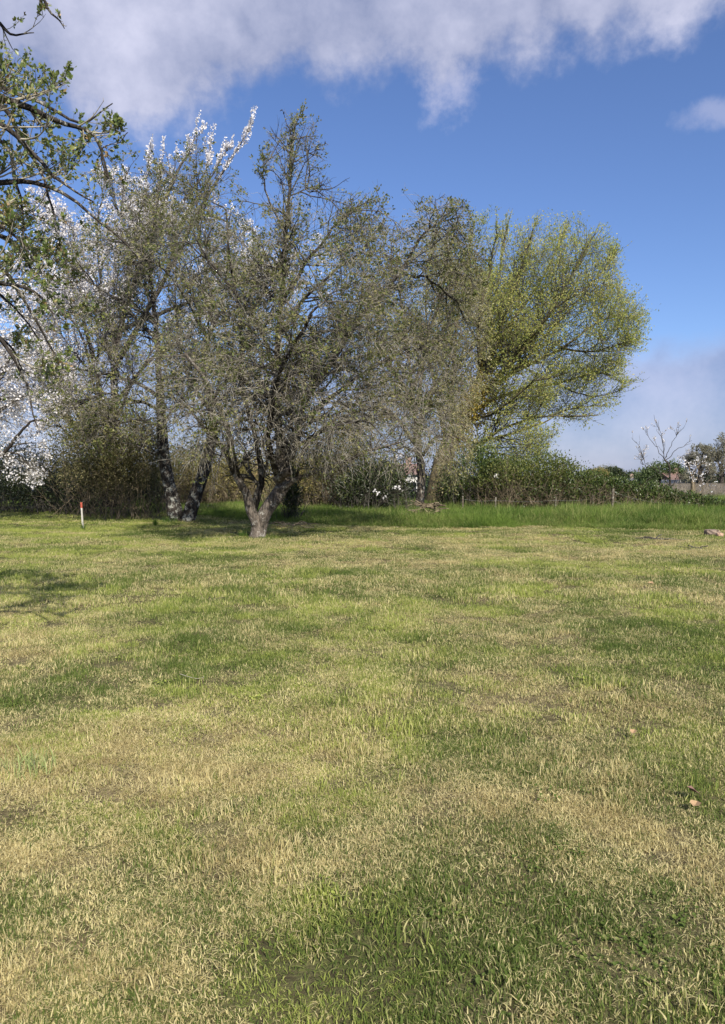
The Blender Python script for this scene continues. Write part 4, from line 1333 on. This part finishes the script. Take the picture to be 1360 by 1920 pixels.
def house(name, label, pxl, pxr, eave_py, ridge_py, Y, depth, wall, roof, windows=2, flatroof=False):
    a = W(pxl, eave_py, Y)
    b = W(pxr, eave_py, Y)
    r = W(pxl, ridge_py, Y)[2]
    w = b[0] - a[0]
    e = a[2]
    base = np.array([(a[0] + b[0]) / 2, Y, 0])
    t = thing(name, base, label, 'house')
    box_part(t, 'wall', [(-w / 2, w / 2, 0, depth, -.3, e)], M[wall])
    if flatroof:
        box_part(t, 'roof', [(-w / 2 - .25, w / 2 + .25, -.25, depth + .25, e + .003, e + .25)], M[roof])
    else:
        v = np.array([[-w / 2 - .3, -.35, e], [w / 2 + .3, -.35, e], [w / 2 + .3, depth + .35, e], [-w / 2 - .3, depth + .35, e], [-w / 2 - .3, depth / 2, r], [w / 2 + .3, depth / 2, r]])
        link('roof', mesh_np('roof', v, [[0, 1, 5, 4], [2, 3, 4, 5], [0, 3, 2, 1]], [[0, 4, 3], [1, 2, 5]], M[roof], False), t)
        box_part(t, 'chimney', [(w * .25, w * .25 + .6, depth / 2 - .3, depth / 2 + .3, (e + r) / 2, r + .7)], M['brick'])
    for i in range(windows):
        cx = -w / 2 + w * (i + .5) / windows
        fr = box_part(t, 'window', [(cx - .5, cx + .5, -.04, .02, e - 1.9, e - .7)], M['render'])
        box_part(fr, 'pane', [(cx - .42, cx + .42, -.06, -.03, e - 1.82, e - .78)], M['glass_dark'])
    return t


house('brick_house', 'flat roofed brick house on the skyline right of the dark clipped hedge', 1159, 1174, 886, 883, 160, 7, 'brick', 'slate', 2, True)
house('white_house', 'low white house half hidden behind the bramble hedge under the skyline', 1177, 1200, 902, 896, 125, 7, 'render', 'slate', 2)
house('tiled_house', 'small house with a brown tiled roof behind the young plum tree', 1262, 1288, 900, 886, 105, 7, 'brick', 'tiles', 2)
house('red_roofed_house', 'house with red tiled roof glimpsed between trunks right of the gnarled tree', 690, 790, 890, 868, 75, 8, 'render', 'tiles', 3)
house('orange_walled_house', 'house glimpsed through the twigs left of the forked trunk', 445, 482, 880, 868, 80, 7, 'orange_wood', 'tiles', 1)

# board fence by the tiled house
a = W(1240, 912, 100)
b = W(1330, 912, 100)
t = thing('board_fence', ((a[0] + b[0]) / 2, 100, 0), 'pale board fence in front of the tiled house behind the young plum tree', 'fence')
n = 24
w = (b[0] - a[0]) / n
for i in range(n):
    x0 = -(b[0] - a[0]) / 2 + i * w
    box_part(t, 'board', [(x0 + .01, x0 + w - .02, 0, .03, 0, 1.05 + .04 * random.random())], M['fence_white'])
box_part(t, 'rail', [(-(b[0] - a[0]) / 2, (b[0] - a[0]) / 2, .034, .08, .75, .85)], M['fence_white'])

# utility pole and wires
p = W(1197, 905, 170)
pt = W(1197, 878, 170)[2]
t = thing('utility_pole', (p[0], 170, 0), 'thin utility pole on the skyline right of the white house', 'utility pole')
Pq = np.array([[[0, 0, 0], [0, 0, pt / 2], [0, 0, pt]]], float)
tube_part(t, 0, 'pole', [(Pq, np.array([[.14, .12, .1]]), 8)], M['post'])
box_part(t, 'crossarm', [(-.9, .9, -.06, .06, pt - .5, pt - .38)], M['post'])
for z, s in ((pt - .36, -.8), (pt - 1.2, .0)):
    xs_ = np.linspace(-45, 60, 24)
    zz_ = z + .0 + .0009 * (np.minimum(np.abs(xs_), 40) ** 2) * 0 - .6 * np.sin(np.clip(np.abs(xs_) / 60, 0, 1) * math.pi)
    tube_part(t, 0, 'wire', [(np.stack([xs_, np.full(24, s), zz_], 1)[None], np.full((1, 24), .022), 4)], M['slate'])

# wire fence along the hedge
fx = [(1043, 932, 966), (1150, 916, 966), (1112, 928, 966), (1222, 935, 968), (1318, 938, 968), (868, 930, 962), (930, 932, 962)]
Y = 29.5
b0 = W(1150, 960, Y)
b0[2] = 0
t = thing('wire_fence', b0, 'old wire fence of weathered posts in front of the brambles', 'fence')
tops = []
for (px, top, bot) in sorted(fx):
    yy = 28.7 if px in (1150, 1043) else Y
    a = W(px, top, yy)
    g = float(gh(a[0], yy))
    lean = random.uniform(-.06, .06)
    Pq = np.array([[[a[0] - lean, yy, g - .1], [a[0] - lean * .5, yy, (g + a[2]) / 2], [a[0], yy, a[2]]]])
    rr = .035 if px != 1150 else .055
    tube_part(t, b0, 'post', [(Pq, np.array([[rr, rr * .95, rr * .85]]), 8)], M['post'])
    tops.append([a[0], yy, a[2] - .12])
for dz in (0, .35):
    P_ = np.array(tops)
    P_[:, 2] -= dz
    P_[:, 1] -= .05
    s_ = []
    for i in range(len(P_) - 1):
        for f_ in np.linspace(0, 1, 6)[:-1]:
            q = P_[i] * (1 - f_) + P_[i + 1] * f_
            q[2] -= .06 * math.sin(f_ * math.pi)
            s_.append(q)
    s_.append(P_[-1])
    s_ = np.array(s_)
    tube_part(t, b0, 'wire', [(s_[None], np.full((1, len(s_)), .0022), 4)], M['wire'])

# survey stake
x, y = G(156, 992)
z = float(gh(x, y))
t = thing('survey_stake', (x, y, z), 'white wooden survey stake with red painted top standing in the lawn at left', 'stake')


def stake_piece(name, z0, z1, w, mat, top=False):
    lean = -.045
    def ring(zz, ww):
        return [[-ww + lean * zz, -ww, zz], [ww + lean * zz, -ww, zz], [ww + lean * zz, ww, zz], [-ww + lean * zz, ww, zz]]
    V = ring(z0, w) + ring((z0 + z1) / 2, w) + ring(z1 - .012, w) + ring(z1, w * .8)
    Q = [[0, 3, 2, 1], [12, 13, 14, 15]]
    for r_ in range(3):
        for j in range(4):
            Q.append([r_ * 4 + j, r_ * 4 + (j + 1) % 4, r_ * 4 + 4 + (j + 1) % 4, r_ * 4 + 4 + j])
    link(name, mesh_np(name, np.array(V), Q, None, mat, False), t)


stake_piece('post', -.1, .65, .021, M['stake_white'])
stake_piece('painted_top', .651, .82, .023, M['stake_red'])


# grass tufts against the stake and the trunks
def tuft(name, label, px, py, Y, n, h, w=.012, lean=.7, mat=None, group=None, kind=None, spread=.07):
    b = W(px, py, Y)
    b[2] = float(gh(b[0], b[1]))
    o = blade_patch(name, mat or MT, n, spread, h * .4, h, w * .6, w, lean, 0, 4)
    COL.objects.link(o)
    o.location = tuple(b)
    tag(o, label, 'grass tuft', group, kind)


tuft('grass_tuft', 'loose green grass tuft at the foot of the red topped stake', 156, 996, 22.2, 40, .35)
tuft('grass_tuft', 'small dark weed tuft on the lawn between the stake and the twin trunks', 292, 990, 24, 60, .3, .02, .9)
tuft('grass_tuft', 'green tuft at the foot of the left speckled trunk', 318, 984, 25, 90, .3, .015, .9, spread=.3)
tuft('grass_tuft', 'green tuft growing left of the foot of the gnarled trunk', 458, 1004, 19.9, 80, .22, .012, .9, spread=.16)
tuft('grass_tuft', 'pale broad bladed tuft at the left edge of the near lawn', 55, 1500, 3.95, 90, .15, .008, .8, MP, spread=.15)
tuft('grass_tuft', 'bushy blue green weed standing against the bramble hedge left of the first post', 1066, 960, 28, 160, .75, .02, .5, spread=.35)


# brush pile, stone, broken stump, sticks
def sticks(name, label, cat, px, py, Y, n, L, r, spread, h, mat, part='stick'):
    b = W(px, py, Y)
    b[2] = float(gh(b[0], b[1]))
    t = thing(name, b, label, cat)
    for i in range(n):
        a = random.uniform(0, 6.283)
        el = random.gauss(0, .22)
        c = np.array([random.gauss(0, spread), random.gauss(0, spread * .5), random.uniform(.02, h)])
        d = np.array([math.cos(a) * math.cos(el), math.sin(a) * math.cos(el) * .6, math.sin(el)])
        l = random.uniform(.5, 1) * L
        P = np.array([c - d * l / 2, c - d * l / 6 + rng.normal(0, .02 * L, 3), c + d * l / 6 + rng.normal(0, .03 * L, 3), c + d * l / 2])
        P[:, 2] = np.maximum(P[:, 2], .01)
        rr = r * random.uniform(.4, 1.2)
        tube_part(t, 0, part, [(P[None], np.array([[rr, rr * .9, rr * .8, rr * .5]]), 5)], mat)
    return t


sticks('brush_pile', 'heap of cut dry branches lying in the tall grass below the shaggy trunk', 'brush pile', 795, 953, 25.6, 70, .75, .026, .3, .62, M['twig_brown'])
sticks('fallen_sticks', 'thin dark sticks lying on the lawn at right before the tall grass', 'sticks', 1228, 1012, 18.6, 7, .8, .015, .25, .04, M['twig_dark'])
sticks('fallen_sticks', 'small dark twigs on the lawn at the right, nearer than the longer sticks', 'sticks', 1300, 1030, 16.4, 6, .45, .014, .2, .04, M['twig_dark'])
sticks('fallen_branches', 'dead brown branches lying behind the foot of the gnarled trunk', 'sticks', 530, 985, 22.5, 22, .8, .016, .5, .15, M['twig_brown'])


def rock(name, label, px, py, Y, sx, sy, sz, mat, cat):
    b = W(px, py, Y)
    b[2] = float(gh(b[0], b[1]))
    V = []
    Q = []
    nu, nv = 14, 8
    for j in range(nv + 1):
        th = math.pi * j / nv
        for i in range(nu):
            a = 2 * math.pi * i / nu
            d = np.array([math.sin(th) * math.cos(a), math.sin(th) * math.sin(a), math.cos(th)])
            k = 1 + .22 * (vnoise(d[0] * 1.8 + px, d[1] * 1.8 + d[2] * 1.4) - .5) * 2 + .1 * (vnoise(d[0] * 5 + 3, d[1] * 5 + d[2] * 4 + 9) - .5) * 2
            V.append(np.sign(d) * np.abs(d) ** .8 * k * np.array([sx, sy, sz]))
    for j in range(nv):
        for i in range(nu):
            Q.append([j * nu + i, (j + 1) * nu + i, (j + 1) * nu + (i + 1) % nu, j * nu + (i + 1) % nu])
    o = link(name, mesh_np(name, np.array(V) + [0, 0, sz * .6], Q, None, mat, False), None, tuple(b), label=label, cat=cat)
    return o


rock('stone', 'brownish stone lying at the edge of the tall grass near the right edge', 1336, 1004, 19.8, .2, .15, .11, M['stone'], 'stone')
rock('wood_chunk', 'pale pink end of wood lying against the brown stone at right', 1350, 1007, 19.4, .09, .08, .07, M['log_cut'], 'wood')

rock('white_scrap', 'small white scrap caught in the dark shrub under the willow', 931, 960, 31.2, .11, .06, .1, M['render'], 'scrap').location.z = float(W(931, 893, 31.2)[2]) - .06

P, R = limb([(222, 945, 31), (228, 928, 31), (236, 912, 31), (237, 902, 31)], .09, .05, 8)
b = W(222, 945, 31)
b[2] = float(gh(b[0], b[1]))
t = thing('broken_stump', b, 'broken orange brown stump leaning right before the olive shrub', 'stump')
tube_part(t, b, 'stump', [(P[None], R[None], 9)], M['orange_wood'], flute=.15)
P, R = limb([(243, 945, 31), (240, 915, 31), (237, 908, 31)], .05, .03, 6)
tube_part(t, b, 'prop_branch', [(P[None], R[None], 7)], M['bark_grey'], flute=.1)

P, R = limb([(338, 1268, 5.9), (355, 1275, 5.8), (372, 1276, 5.75), (383, 1273, 5.8)], .003, .002, 10)
P[:, 2] = gh(P[:, 0], P[:, 1]) + .05
b = P[0].copy()
o = tube_part(None, b, 'straw_stalk', [(P[None], R[None], 5)], M['twig_pale'])
o.location = tuple(b)
tag(o, 'single long pale straw stalk lying on the near lawn, left of the middle', 'straw')

# dead leaves on the lawn
V = [[0, 0, 0], [-.35, .3, .1], [-.4, .6, .22], [0, 1, .1], [.42, .6, .2], [.33, .3, .05], [0, .5, -.05]]
T = [[6, 0, 1], [6, 1, 2], [6, 2, 3], [6, 3, 4], [6, 4, 5], [6, 5, 0]]
dl = mesh_np('dead_leaf', np.array(V), None, T, flat('dead_leaf', (.17, .1, .075), .8, .3, 20), False)
dl2 = mesh_np('dead_leaf', np.array(V), None, T, flat('dead_leaf_pale', (.33, .22, .12), .8, .3, 20), False)
for (px, py, s, me_, lab) in [(1313, 1500, .07, dl, 'curled purple brown dead leaf on the lawn near the right edge'),
                              (1300, 1520, .06, dl2, 'pale orange dead leaf just below the purple brown one'),
                              (1185, 1385, .05, dl2, 'small tan dead leaf on the lawn, right of centre'),
                              (1215, 1098, .09, dl2, 'tan dead leaf far out on the right of the lawn')]:
    x, y = G(px, py)
    o = link('dead_leaf', me_, None, (x, y, float(gh(x, y)) + .05), label=lab, cat='dead leaf')
    o.scale = (s, s, s)
    o.rotation_euler = (random.uniform(-.4, .4), random.uniform(-.4, .4), random.uniform(0, 6))
